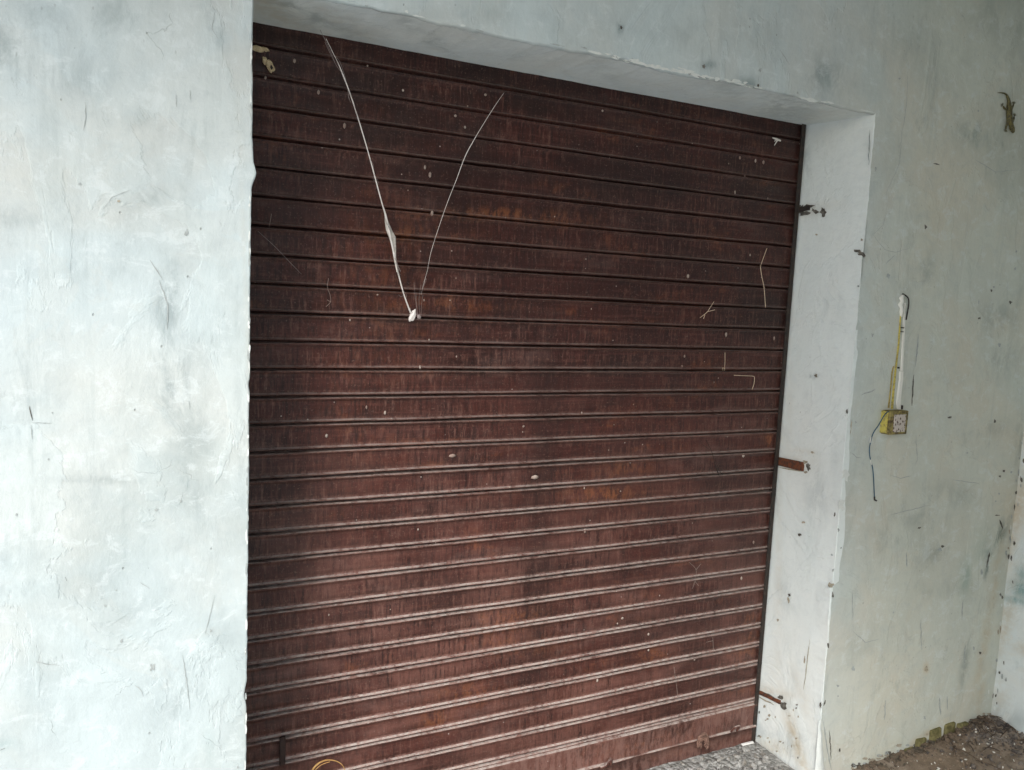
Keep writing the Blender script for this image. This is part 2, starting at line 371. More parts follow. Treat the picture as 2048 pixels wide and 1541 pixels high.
# reveals
lj = gridf(10, 300, lambda u, v: (lambda z: (xl(z) * (1 - u), -D + .004 + (D + .06 - .004) * u, z))(v * 2.35 - .01))
mesh('left_jamb' if 0 else 'jamb', *lj, [M_jamb, M_crack], wall)
def rjp(u, v):
    z = v * 2.36 - .02; e = xjr(z); x0 = XR
    t = u
    e2 = min(max((t - .78) / .2, 0), 1); x = x0 + (XC - x0) * t + (e - XC) * e2 * e2 * (3 - 2 * e2) + (.0016 * nz(z * 3, t * 1.2, 6) + .001 * nz(z * 9, t * 4, 2)) * math.sin(PI * min(t, 1) * .98)
    y = .06 - (D + .06) * t
    if u > .985: return (e + .004, -D - disp(e, z), z)
    if u > .93: y = -D + .004 * (1 - (u - .93) / .055); x = e + .0005
    return (x, y, z)
rj = mesh('jamb', *gridf(60, 420, rjp), [M_jamb, M_crack, M_chip, M_rust], wall)
STJ = [(1640, 1000, 14, 60, 0, 0, .25), (1625, 1100, 10, 60, 0, 2, .12), (1575, 1200, 18, 40, 0, 0, .2), (1580, 1340, 12, 80, 6, 0, .22), (1570, 1410, 26, 20, 0, 0, .2),
       (1560, 1480, 60, 30, 30, 0, .30), (1540, 1500, 40, 14, 40, 1, .35), (1600, 1500, 8, 90, 12, 1, .55), (1612, 1400, 8, 60, 12, 1, .2), (1632, 752, 6, 6, 0, 0, 1.),
       (1600, 925, 22, 16, 0, 1, .25), (1605, 905, 20, 8, 0, 1, .2), (1620, 420, 34, 14, 0, 1, .18), (1545, 1385, 34, 10, 20, 1, .3), (1560, 1000, 5, 400, 0, 1, .18), (1580, 700, 5, 300, 0, 1, .12),
       (1680, 900, 6, 120, 0, 0, .15), (1690, 620, 10, 40, 0, 0, .12), (1615, 300, 5, 90, 0, 0, .35)]
bake(rj, STJ, lambda a, b: onX(a, b, XR))
def sof(u, v):
    x = (XC + .004) * v; t = u; z = zl(x) + (ZT - zl(x)) * t + (.0 if t > 0 else 0) + .002 * nz(x * 4, t * 2, 1) * math.sin(PI * t); return (x, -D + .012 + (D + .05) * t, z)
M_soff = plaster('soffit_whitewash', (.76, .84, .84), (.76, .78, .72), (.46, .52, .50), (.74, .83, .85), .7, .4)
so_ = mesh('soffit', *gridf(16, 220, sof), [M_soff, M_crack], wall)
bake(so_, [(545, 30, 50, 26, 10, 1, .35), (620, 40, 90, 20, 12, 0, .4), (560, 8, 60, 10, 5, 0, .5), (700, 70, 50, 12, 12, 1, .2), (860, 95, 60, 8, 12, 0, .35), (1560, 225, 90, 20, 12, 0, .32),
           (1600, 215, 60, 12, 8, 0, .3), (1450, 190, 60, 10, 12, 0, .2), (1640, 235, 50, 10, 0, 1, .14), (1200, 150, 90, 8, 12, 0, .15)], lambda a, b: onZ(a, b, ZTF))
# bulk of the wall behind its faces
bm = bmesh.new()
bm_box(bm, (-.76, .10, 1.63), (1.48, .5, 3.38)); bm_box(bm, (3.05, .10, 1.63), (2.0, .5, 3.38)); bm_box(bm, (1.0, .10, 2.84), (2.04, .5, .96))
for v in bm.verts:
    if v.co.y < 0: v.co.y = -D + .03
frm(bm, 'masonry', simple('masonry', (.4, .4, .37), .9), wall, False)

# marks: ribbons and flecks a hair proud of the face, in the wall's own mesh
class Marks:
    def __init__(s): s.V, s.F, s.mi = [], [], []
    def ribbon(s, pts, wpx, mat, plane, nrm, off=.0012, jag=.5):
        P = [];
        for (a, b), (c, d) in zip(pts, pts[1:]):
            n = max(1, int(math.hypot(c - a, d - b) / 6))
            for k in range(n): P.append((a + (c - a) * k / n, b + (d - b) * k / n))
        P.append(pts[-1]); N = len(P); base = len(s.V); tot = N - 1
        for i, (a, b) in enumerate(P):
            a0, b0 = P[max(i - 1, 0)]; a1, b1 = P[min(i + 1, tot)]
            L = math.hypot(a1 - a0, b1 - b0) or 1; tx, ty = (a1 - a0) / L, (b1 - b0) / L
            j = 1.6 * nz(a * .11, b * .11, 3); a += -ty * j; b += tx * j
            wd = wpx * .5 * (1 + jag * 1.6 * nz(a * .2, b * .2, 9)) * min(1, .25 + 3 * min(i, tot - i) / max(tot, 1))
            for sg in (-1, 1):
                q = plane(a - ty * wd * sg, b + tx * wd * sg); s.V.append(q + nrm * off)
        for i in range(tot): s.F.append((base + 2 * i, base + 2 * i + 1, base + 2 * i + 3, base + 2 * i + 2)); s.mi.append(mat)
    def blob(s, px, py, rx, ry, mat, plane, nrm, off=.0014, ang=0, n=12, rough=.35):
        base = len(s.V); c, q = math.cos(math.radians(ang)), math.sin(math.radians(ang)); s.V.append(plane(px, py) + nrm * off)
        for k in range(n):
            t = 2 * PI * k / n; r = 1 + rough * 1.8 * nz(px * .7 + math.cos(t) * 1.5, py * .7 + math.sin(t) * 1.5, 5)
            u, v = rx * r * math.cos(t), ry * r * math.sin(t)
            s.V.append(plane(px + u * c - v * q, py + u * q + v * c) + nrm * off)
        for k in range(n): s.F.append((base, base + 1 + k, base + 1 + (k + 1) % n)); s.mi.append(mat)
def addto(o, mk):
    """append marks to an existing mesh object, keeping its attributes"""
    bm = bmesh.new(); bm.from_mesh(o.data); vs = [bm.verts.new(v) for v in mk.V]
    for ly in bm.verts.layers.float_color.values():
        for v in vs: v[ly] = (0, 0, 0, 1)
    for f, m in zip(mk.F, mk.mi):
        try: fc = bm.faces.new([vs[i] for i in f]); fc.material_index = m
        except ValueError: pass
    bm.to_mesh(o.data); bm.free()
def wpl(a, b):
    P = onY(a, b, -D); return Vector((P.x, -D - disp(P.x, P.z), P.z))
NY = Vector((0, -1, 0)); W = Marks()
CRK, HR, CH, CHW = 1, 2, 3, 4
for pts, wd, m in (
    ([(170, 205), (172, 235), (167, 262)], 2.2, HR), ([(58, 812), (62, 832), (66, 842)], 2.2, CRK), ([(63, 846), (104, 847)], 1.6, HR), ([(62, 850), (64, 880)], 1.4, HR),
    ([(72, 1323), (90, 1328), (120, 1332)], 2, HR), ([(270, 1370), (283, 1382), (286, 1393)], 2, HR), ([(430, 20), (424, 60), (436, 78)], 1.6, HR), ([(280, 1165), (300, 1178)], 1.5, HR),
    ([(365, 1310), (374, 1370), (380, 1420)], 2, HR), ([(130, 1154), (133, 1162)], 3, CRK), ([(430, 1190), (420, 1230), (410, 1270)], 1.6, HR), 
    ([(378, 800), (380, 820)], 1.4, HR), ([(352, 190), (353, 215)], 2.4, HR), ([(380, 180), (381, 200)], 2.2, HR), ([(300, 520), (318, 548), (326, 560)], 2.4, HR), ([(318, 560), (336, 610), (334, 660)], 3, HR),
    ([(205, 420), (225, 395), (262, 380)], 1.4, HR), ([(0, 1500), (10, 1496)], 3, CRK),
    ([(1815, 120), (1812, 200), (1803, 270), (1798, 330), (1780, 370), (1772, 385), (1774, 410)], 1.8, HR), ([(1774, 410), (1766, 450), (1745, 470), (1768, 500), (1790, 505), (1818, 497), (1823, 475)], 1.7, HR),
    ([(1771, 528), (1790, 510)], 1.6, HR), ([(1836, 668), (1834, 700), (1830, 735)], 3, HR), ([(1827, 750), (1824, 790), (1823, 812)], 3.6, CRK), ([(1722, 790), (1742, 783), (1750, 778)], 3, HR),
    ([(1640, 205), (1660, 212), (1676, 215)], 2.4, HR), ([(1865, 328), (1878, 331)], 3, CRK), ([(1780, 950), (1800, 957), (1822, 952)], 1.8, HR), ([(1700, 905), (1712, 915), (1722, 916)], 2, HR),
    ([(1830, 870), (1834, 920), (1830, 930)], 1.8, HR), ([(1812, 1105), (1813, 1135)], 2.6, HR), ([(1978, 1105), (1972, 1135)], 4.5, CRK), ([(1930, 1290), (1927, 1330)], 3, HR), ([(1925, 1200), (1922, 1240)], 2.6, HR),
    ([(1705, 1262), (1730, 1285), (1758, 1278)], 1.8, HR), ([(1702, 1180), (1704, 1240)], 1.8, HR), ([(1878, 1395), (1880, 1430)], 3, HR), ([(1770, 1400), (1768, 1440)], 2.4, HR), ([(1893, 1392), (1895, 1420)], 2.4, HR),
    ([(1650, 1400), (1646, 1412)], 4, CRK), ([(1645, 1440), (1650, 1480), (1662, 1541)], 3, HR), ([(1657, 1460), (1661, 1520)], 2.5, CRK), ([(1560, 100), (1580, 130)], 1.6, HR),
    ([(1738, 260), (1737, 330)], 3.0, HR), ([(1734, 440), (1722, 570)], 2.2, HR), ([(1905, 960), (1960, 968)], 1.6, HR), ([(1950, 320), (1990, 345), (2040, 340)], 1.5, HR), ([(1780, 1030), (1860, 1010)], 2, HR),
    ([(1840, 1240), (1842, 1300)], 1.8, HR), ([(1999, 1040), (2006, 1058)], 5, CRK)):
    W.ribbon(pts, wd * (.42 if len(pts) > 5 else .75), m, wpl, NY)
for px, py, rx, ry, m in ((97, 919, 3, 3, HR), (33, 1030, 4, 3, HR), (362, 1003, 3, 4, HR), (312, 1020, 6, 3, HR), (232, 1181, 3, 3, HR), (210, 1212, 4, 3, HR), (104, 826, 2.5, 2.5, HR), (237, 403, 4, 4, CH),
    (160, 368, 4, 3, HR), (373, 465, 6, 9, HR), (475, 1535, 3, 4, CRK), (243, 1282, 6, 5, HR), (305, 1335, 8, 10, HR), (422, 1262, 3, 4, CHW), (1241, 56, 3, 5, CRK), (1407, 133, 6, 5, CRK), (1516, 172, 3, 5, CRK),
    (1596, 186, 3, 3, CRK), (1520, 140, 4, 6, HR), (1956, 222, 2.5, 3, CRK), (1850, 455, 4, 6, CRK), (1776, 553, 6, 6, HR), (1751, 338, 3, 5, HR), (1797, 158, 3, 3, HR), (2032, 503, 3, 4, CRK), (2030, 538, 3, 4, CRK),
    (1960, 637, 4, 4, CRK), (1984, 582, 4, 4, CRK), (1989, 575, 3, 3, CRK), (1958, 605, 2, 6, HR), (2022, 605, 4, 5, CRK), (2000, 690, 5, 5, HR), (1711, 845, 3, 4, CRK), (1694, 823, 3, 5, CRK), (1717, 573, 3, 4, CRK),
    (1745, 670, 3, 5, HR), (1900, 835, 7, 3, CRK), (1990, 843, 3, 6, CRK), (1838, 1056, 5, 2.5, CRK), (1935, 906, 2.5, 2.5, CRK), (2000, 953, 4, 3, CRK), (2007, 942, 4, 3, CRK), (1998, 988, 3, 3, CRK), (2022, 945, 3, 4, CRK),
    (1991, 1003, 3, 2, CRK), (2033, 985, 4, 5, CRK), (2030, 1015, 4, 4, CRK), (1994, 1031, 7, 2, CRK), (1885, 1093, 5, 5, CRK), (1878, 1100, 8, 4, HR), (1962, 1145, 4, 8, HR), (1959, 1306, 4, 4, CRK), (1946, 1296, 3, 4, HR),
    (1786, 1225, 2.5, 3, CRK), (1852, 1337, 5, 9, CH), (1675, 1372, 4, 4, HR), (1675, 1392, 2.5, 3, CRK), (1798, 1490, 3, 5, CRK), (1848, 1435, 3, 4, HR), (1705, 1337, 6, 7, HR), (1678, 1500, 3, 5, CRK),
    (1661, 1170, 8, 7, CH), (1664, 1190, 3, 8, CRK), (1655, 1290, 3, 7, CRK), (1668, 1030, 3, 5, CRK), (1676, 1060, 3, 4, CRK), (1681, 1096, 2.5, 3, CRK), (1663, 1110, 3, 3, CRK), (1665, 1140, 3, 3, CRK), (1640, 1410, 4, 9, CRK),
    (1690, 950, 10, 16, CHW), (1683, 1010, 9, 20, CHW)):
    W.blob(px, py, rx * .62, ry * .7, m if rx > 3.5 or ry > 4.5 else HR, wpl, NY, .0012, 0, 12, .55)
# whitewash of the jamb carried round onto the face, with a ragged edge
b0 = len(W.V); zz = [.30 + (1.62 - .30) * k / 110 for k in range(111)]
for z in zz:
    xo = max(lerp_tab(jt, z), 1.944) + .0025 * nz(z * 30, 4.4) + .0015 * nz(z * 90, 1.4)
    for x in (xj(z) + .002, xo): W.V.append(Vector((x, -D - disp(x, z) - .0010, z)))
for i in range(110): W.F.append((b0 + 2 * i, b0 + 2 * i + 1, b0 + 2 * i + 3, b0 + 2 * i + 2)); W.mi.append(5)
for k in range(24):     # chips along the corner with the side wall, and dirt at its foot
    py = random.uniform(880, 1420); e = 2046 - (py - 880) * .115
    W.blob(e - abs(random.gauss(0, 5)), py, random.uniform(1, 2.4), random.uniform(2, 7), random.choice((CRK, HR, CHW, CH, HR, HR)), wpl, NY)
for k in range(60):
    px = random.uniform(1700, 1980); py = 1536 - (px - 1710) * .33 - abs(random.gauss(0, 10))
    W.blob(px, py, random.uniform(2, 6), random.uniform(1.5, 4), random.choice((CRK, CH, HR, CH)), wpl, NY)
for k in range(60):     # crumbled edge of the lintel
    px = random.choice((random.uniform(700, 1740), random.gauss(1400, 90), random.gauss(1300, 60))); py = 230 - (1748 - px) * .2085 - abs(random.gauss(0, 4)) - 3
    if px < 1740: W.blob(px, py, random.uniform(3, 16), random.uniform(1, 3.5), random.choice((CHW, CHW, HR)), wpl, NY, .0008, 12, 12, .6)
for k in range(46):     # pale chips on the doorway's left corner
    py = random.uniform(40, 1541); e = 507 - py * .0088
    W.blob(e - random.uniform(2, 5), py, random.uniform(1, 2.4), random.uniform(3, 14), random.choice((CHW, HR, CHW)), wpl, NY, .0006)
addto(wf, W)
# marks on the right jamb: broken-out pockets
J = Marks(); NX = Vector((-1, 0, 0)); jp = lambda a, b: (lambda P: Vector((XR + (P.y / -D) * (XJ - XR), P.y, P.z)))(onX(a, b, XR + .008))
for px, py, rx, ry, m, an in ((1648, 425, 5, 9, 1, 0), (1632, 423, 7, 4, 1, 30), (1618, 415, 12, 4, 1, -15), (1612, 428, 10, 4, 1, -10), (1607, 420, 5, 10, 1, 0), (1712, 503, 7, 4, 1, 10), (1721, 509, 8, 4, 1, 25), (1717, 505, 3, 3, 2, 0),
    (1632, 752, 4, 5, 2, 0), (1632, 752, 2.2, 3, 1, 0), (1617, 934, 4, 7, 1, 0), (1610, 925, 6, 5, 2, 0), (1635, 470, 3, 2, 2, 0), (1720, 480, 3, 3, 2, 0), (1600, 1070, 3, 3, 1, 0), (1607, 1045, 4, 3, 2, 0), (1578, 1200, 3, 8, 2, 0), (1580, 1190, 3, 3, 1, 0),
    (1558, 1240, 3, 3, 2, 0), (1608, 1320, 2, 10, 2, 0), (1567, 1412, 6, 8, 1, 0), (1563, 1395, 5, 4, 1, 40), (1625, 905, 5, 3, 2, 20), (1612, 945, 5, 3, 2, 0)):
    J.blob(px, py, rx * (.75 if m == 2 else 1), ry * (.75 if m == 2 else 1), m, jp, NX, .0022, an, 12, .5)
for pts, wd, m in (([(1611, 270), (1606, 340), (1603, 400)], 2.0, 2), ([(1519, 1382), (1540, 1390), (1560, 1402)], 4, 1), ([(1520, 1392), (1534, 1401), (1550, 1409)], 2.5, 2), ([(1618, 1280), (1611, 1340), (1606, 1380)], 1.6, 2),
                   ([(1560, 935), (1612, 944)], 2, 2), ([(1700, 840), (1697, 870)], 2, 2), ([(1545, 1080), (1540, 1130)], 2, 1), ([(1536, 1150), (1531, 1230)], 1.5, 1)):
    J.ribbon(pts, wd, m, jp, NX, .0022)
for k in range(22):
    px = random.uniform(1520, 1600); py = random.uniform(1400, 1530)
    if py < 1490 + (px - 1510) * .6: J.blob(px, py, random.uniform(1, 3), random.uniform(1, 3), random.choice((1, 2, 2)), jp, NX, .0022)
addto(rj, J)
# swollen lump of plaster at the foot of the right jamb
bm = bmesh.new(); P0 = onY(1636, 1440, -D); rings = []
for i in range(15):
    t = i / 14; z = P0.z * (1 - t) - .02 * t; wd = .006 + .062 * t ** .8 + .004 * nz(t * 6, 2); hh = .003 + .016 * t
    rings.append([bm.verts.new((P0.x - .002 + wd * (a / 8) - .005 * t, -D - hh * math.sin(PI * min(1, .18 + .82 * a / 8)) ** .8 - .003 - .003 * nz(z * 30, a * .9), z)) for a in range(9)])
for a, b in zip(rings, rings[1:]):
    for k in range(8): bm.faces.new((a[k], a[k + 1], b[k + 1], b[k]))
o = frm(bm, 'plaster_lump', M_jamb, wall)
# exposed footing bricks, mossy yellow
M_moss = simple('mossy_brick', (.12, .11, .05), .95, (.26, .235, .11), 34, .004, .1)
bm = bmesh.new()
for i, (a, b, h) in enumerate(((1838, 1488, 30), (1868, 1473, 40), (1897, 1464, 44), (1921, 1460, 36), (1815, 1502, 20))):
    P = onY(a, b, -D); s = sc_at(P); vs = bm_box(bm, (P.x, -D + .016 - .003 * (i % 2), P.z - .012), (.060 if i < 4 else .05, .05, h * s + .014), Matrix.Rotation(random.uniform(-.08, .08), 3, 'Y'), .006)
bmesh.ops.subdivide_edges(bm, edges=bm.edges, cuts=2, use_grid_fill=True)
for v in bm.verts: v.co += Vector((nz(*(v.co * 40)), nz(*(v.co * 43 + Vector((5, 0, 0)))), nz(*(v.co * 37)))) * .0018
frm(bm, 'footing_bricks', M_moss, wall)

# ------------------------------------------------------------------ side wall (comes forward from the corner)
sw = thing('side_wall', (XS, -1.2, 0), 'bright whitewashed side wall at the right edge, its corner chipped and ochre stained', 'wall')
def sidef(u, v):
    y = -D + .01 - 2.4 * u ** 1.5; z = v * HW - .05; return (XS - .004 * nz(y * 2, z * 2, 9) - .002 * nz(y * 8, z * 8, 3), y, z)
s_ = mesh('wall_face', *gridf(120, 260, sidef), [M_side, M_crack, M_hair, M_chip, M_chipw], sw)
STS = [(2020, 1060, 10, 160, -7, 1, .5), (2004, 1250, 10, 160, -7, 1, .45), (2040, 1180, 10, 20, 0, 2, .8), (2030, 1200, 16, 8, 0, 2, .8), (2044, 1150, 6, 16, 0, 2, .6), (1996, 1400, 12, 60, 0, 1, .3), (2044, 1300, 12, 12, 0, 1, .35), (2030, 1440, 30, 20, 0, 0, .25)]
bake(s_, STS, lambda a, b: onX(a, b, XS))
K = Marks(); spn = lambda a, b: onX(a, b, XS - .003)
for k in range(22):
    py = random.uniform(900, 1440); e = 2048 - (py - 880) * .115
    K.blob(e + abs(random.gauss(0, 7)) + 2, py, random.uniform(1, 2.4), random.uniform(2, 6), random.choice((1, 3, 2, 2, 4)), spn, NX, .002)
addto(s_, K)
bm = bmesh.new(); bm_box(bm, (XS + .14, -1.46, 1.63), (.24, 2.34, 3.38)); frm(bm, 'masonry', simple('masonry_side', (.4, .4, .37), .9), sw, False)

# porch slab overhead (outside the frame; added and L-shaped to shade the upper and right walls)
ps = thing('unseen_shade_roof', (.6, -1.2, 3.0), 'unseen concrete roof slab added to shade the upper and right-hand walls', 'roof')
bm = bmesh.new(); bm_box(bm, (1.25, -1.65, 3.40), (3.9, 4.3, .14)); bm_box(bm, (-1.55, -.60, 3.40), (1.7, 2.2, .14)); frm(bm, 'slab', simple('concrete_slab', (.42, .42, .40), .9, (.34, .34, .32), 8), ps, False)

fw = thing('light_blocking_wall', (1.0, -3.5, 0), 'unseen plain wall added in front to block light from the right-hand side', 'wall')  # unseen wall, added to keep sun off the right side
bm = bmesh.new(); bm_box(bm, ((FX + 3.1) / 2, -3.5, 1.64), (3.1 - FX, .2, 3.32)); frm(bm, 'wall_face', simple('blocking_wall_render', (.5, .5, .47), .9, (.42, .42, .40), 4), fw, False)
# ------------------------------------------------------------------ roller shutter
PT = .075; Z0 = 2.131
sh = thing('roller_shutter', (.96, 0, 0), 'closed dark reddish brown steel roller shutter of narrow dusty horizontal slats', 'shutter')
prof = [(0, .016), (.0014, .0190), (.0040, .0190), (.0048, .008), (.0054, -.0030), (.0072, -.0060), (.0098, -.0058), (.0118, -.0034), (.0138, -.0002), (.024, .0006),
        (.036, -.0010), (.048, -.0016), (.058, -.0006), (.0630, .0014), (.0675, .0002), (.0695, -.0038), (.0712, -.0052), (.0728, -.0044), (.0738, .006)]
NX_ = 190; XA, XB = .0, XR - .012
V, F, tz = [], [], []; ks = list(range(-3, 27)); rows = []
def sag(x, k):
    return .0022 * nz(x * .9, k * .61, 2) + .0014 * nz(x * 3.1, k * .9, 7) + .0006 * nz(x * 11, k * 1.7, 4)
for k in ks:
    zt = Z0 - k * PT; top = k < 2; gs = 1.0
    if k == 26: pr = prof[:8]
    else: pr = prof
    for j, (dz, yy) in enumerate(pr):
        y0 = yy
        if k < 0: y0 = yy * .35 if yy > 0.002 else yy * .7
        if 0 <= k < 6 and yy > .002: y0 = yy * (.45 + .09 * k + .25 * nz(k * 1.3, 2.2))
        row = []
        for i in range(NX_ + 1):
            x = XA + (XB - XA) * i / NX_
            g = min(max((k + j / 19) * 1.0, 0), 99)
            bulge = .004 * nz(x * 1.1, zt * 1.3, 5) + .0026 * nz(x * 4.5, k * 2.1, 1) * min(1, max(0, (dz - .012) * 60)) * min(1, max(0, (.066 - dz) * 60))
            V.append((x, y0 + bulge * .8 + .0010 * nz(x * 4, k * 3.3 + (.4 if dz > .03 else 0), 2), zt - dz + sag(x, k)))
            tz.append(1.0 if 13 <= j <= 17 or (4 <= j <= 7) else 0.0)
        rows.append(1)
nr = len(rows); n1 = NX_ + 1
for r in range(nr - 1):
    for i in range(NX_): F.append((r * n1 + i, r * n1 + i + 1, (r + 1) * n1 + i + 1, (r + 1) * n1 + i))
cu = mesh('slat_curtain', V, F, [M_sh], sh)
STH = [(1085, 950, 34, 330, -2, 0, .55), (1070, 1300, 40, 160, -3, 0, .45), (1060, 560, 60, 120, 0, 0, .3), (1100, 850, 60, 30, 0, 0, .5), (1440, 940, 40, 30, 0, 0, .5), (1480, 1090, 60, 30, -10, 0, .3), (820, 470, 100, 16, 4, 1, .7),
       (980, 430, 160, 12, 5, 1, .8), (1120, 440, 80, 14, 4, 1, .6), (880, 610, 140, 12, 2, 1, .5), (1250, 940, 60, 20, 0, 1, .5), (1210, 990, 90, 22, -4, 1, .7), (1020, 1240, 70, 26, -8, 1, .8), (1040, 1290, 80, 20, -10, 1, .7),
       (1310, 1310, 40, 16, -12, 1, .6), (1490, 1300, 22, 26, 0, 1, .9), (1500, 1260, 18, 40, 0, 1, .7), (1540, 880, 12, 20, 0, 1, .8), (930, 1390, 60, 26, -12, 1, .6), (870, 1440, 30, 30, 0, 1, .6), (1540, 365, 40, 8, 4, 1, .6),
       (700, 760, 60, 300, 0, 1, .10), (760, 560, 90, 200, 0, 1, .2), (1480, 1380, 60, 12, -12, 1, .4), (870, 930, 30, 10, 0, 1, .3), (1500, 560, 26, 40, 0, 0, .4), (1545, 640, 14, 30, 0, 0, .4), (1330, 1250, 120, 20, -10, 0, .25)]
bake(cu, STH, lambda a, b: onY(a, b, 0), 'tint')
at = cu.data.color_attributes['tint']; buf = np.empty(len(V) * 4); at.data.foreach_get('color', buf); buf = buf.reshape(-1, 4); buf[:, 2] = tz; at.data.foreach_set('color', buf.ravel())
# bottom rail: flat plate with an angle lip
zc = Z0 - 26 * PT - .0118
def rail(u, v):
    x = XA + (XB - XA) * v; pf = [(0, .004), (.002, -.010), (.005, -.013), (.012, -.012), (.03, -.0105), (.06, -.010), (.082, -.011), (.088, -.013), (.090, -.016), (.092, -.017), (.095, -.015), (.098, -.004), (.132, -.003), (.17, -.002)]
    dz, y = pf[int(round(u * 13))]
    return (x, y + .003 * nz(x * 3, dz * 20, 8) + (.004 * nz(x * 9, 3.3) if 7 < round(u * 13) < 11 else 0), zc - dz + .002 * nz(x * 2, 1, 1) * (1 if dz < .1 else 0))
t = M_sh
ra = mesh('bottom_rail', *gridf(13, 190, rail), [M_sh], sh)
bake(ra, [(1400, 1470, 90, 30, -10, 1, .3), (1460, 1410, 50, 10, -10, 1, .5), (1200, 1500, 60, 20, 0, 1, .3), (1460, 1460, 30, 20, 0, 0, .6)], lambda a, b: onY(a, b, 0), 'tint')
at = ra.data.color_attributes['tint']; n_ = len(ra.data.vertices); buf = np.empty(n_ * 4); at.data.foreach_get('color', buf); buf = buf.reshape(-1, 4); buf[:, 2] = .7; at.data.foreach_set('color', buf.ravel())
# side guide channels
for xx in (XB + .001, XA - .001):
    sg = 1 if xx > 1 else -1
    bm = bmesh.new(); bm_box(bm, (xx + sg * .006 - sg * .003, .030, 1.16), (.010, .05, 2.36)); bm_box(bm, (xx - sg * .004, -.0105, 1.16), (.018, .003, 2.36))
    frm(bm, 'guide_channel', M_dark, sh, False)
# fixing lug let into the right jamb
def lug(pa, pb, wpx, mat, name='fixing_lug', th=.006, par=sh):
    A, B = jp(*pa), jp(*pb); d = (B - A); L = d.length; d.normalize(); up = NX.cross(d).normalized(); s = sc_at(A) * wpx
    bm = bmesh.new(); R = Matrix((d, up, NX)).transposed(); bm_box(bm, (A + B) / 2 + NX * th * .3, (L, s, th), R, .0012)
    bmesh.ops.subdivide_edges(bm, edges=bm.edges, cuts=3, use_grid_fill=True)
    for v in bm.verts: v.co += Vector((nz(*(v.co * 90)), nz(*(v.co * 97 + Vector((5, 0, 0)))), nz(*(v.co * 83)))) * .0018
    return frm(bm, name, mat, par)
lug((1558, 922), (1608, 934), 17, M_rust)
lug((1516, 1381), (1562, 1405), 7, M_rust)
lug((1602, 420), (1622, 416), 9, M_dark)
# hasp and ring on the rail
def ringt(bm, c, R, r, ax1, ax2, a0=0, a1=2 * PI, n=22):
    tube(bm, [Vector(c) + Vector(ax1) * R * math.cos(a0 + (a1 - a0) * k / n) + Vector(ax2) * R * math.sin(a0 + (a1 - a0) * k / n) for k in range(n + 1)], r, 6)
Ph = onY(1468, 1455, -.03)
bm = bmesh.new(); s = sc_at(Ph)
tube(bm, spline([(Ph.x - .016, -.034, Ph.z - .012), (Ph.x - .014, -.050, Ph.z + .012), (Ph.x - .004, -.054, Ph.z + .017), (Ph.x + .008, -.050, Ph.z + .012), (Ph.x + .012, -.034, Ph.z - .014)], 6), .0042, 6)
frm(bm, 'lock_staple', M_sh, sh)
Pu = onY(1215, 1522, -.03)
bm = bmesh.new(); tube(bm, spline([(Pu.x - .03, -.034, Pu.z - .016), (Pu.x - .012, -.042, Pu.z - .006), (Pu.x + .002, -.046, Pu.z + .014), (Pu.x + .006, -.040, Pu.z - .014)], 6), [.006] * 18 + [.004], 6)
frm(bm, 'lock_staple', M_sh, sh)
# upright bolt low on the left
Pb = onY(566, 1500, -.02); Pt = onY(567, 1466, -.02)
bm = bmesh.new(); bm_box(bm, (Pb.x, -.009, Pb.z - .01), (.016, .010, .085), None, .003); tube(bm, [(Pb.x + .002, -.012, Pb.z + .028), (Pb.x - .002, -.016, Pb.z + .036)], .004)
frm(bm, 'slide_bolt', simple('brown_iron', (.045, .026, .022), .7, (.03, .02, .018), 60), sh)

# paint splashes and droppings on the slats: small raised drops
bm = bmesh.new()
SP = [(1297, 1269, 3), (1297, 1301, 3), (1161, 1320, 3), (1389, 1320, 3), (1195, 1361, 3.5), (1285, 1298, 2), (1480, 316, 3.5), (1511, 322, 3), (1527, 325, 4), (1470, 385, 2.5), (1205, 222, 3), (1376, 553, 4), (1452, 670, 3.5), (1548, 677, 3),
      (1455, 872, 3), (1369, 713, 2.5), (1364, 733, 3), (1487, 911, 5), (971, 190, 4), (911, 232, 4), (689, 252, 4), (637, 185, 4), (531, 156, 3), (589, 122, 4), (735, 132, 2.5), (806, 181, 3), (653, 872, 4), (770, 826, 3), (733, 815, 2.5),
      (1070, 955, 8), (905, 912, 7), (860, 350, 4), (850, 335, 3), (930, 255, 3), (1047, 853, 3), (864, 427, 4), (1245, 1237, 4), (1170, 1062, 4), (1525, 978, 3), (1507, 1085, 3), (1483, 1157, 3), (840, 735, 3), (755, 590, 2.5), (700, 640, 2.5)]
for px, py, r in SP + [(random.uniform(640, 1540), random.uniform(200, 1400), random.uniform(1, 2.2)) for _ in range(36)]:
    P = onY(px, py, -.004); s = sc_at(P); k0 = len(bm.verts)
    q = bmesh.ops.create_icosphere(bm, subdivisions=1, radius=1); st_ = random.uniform(.8, 1.9) if r < 6 else .7
    for v in q['verts']: v.co = Vector((v.co.x * r * s * .85 * (1.5 if r > 6 else 1), v.co.y * .0015, v.co.z * r * s * .85 * st_)) + P
o = frm(bm, 'droppings', simple('dried_splash', (.42, .35, .30), .8, (.26, .18, .15), 60), sh); o['kind'] = 'stuff'

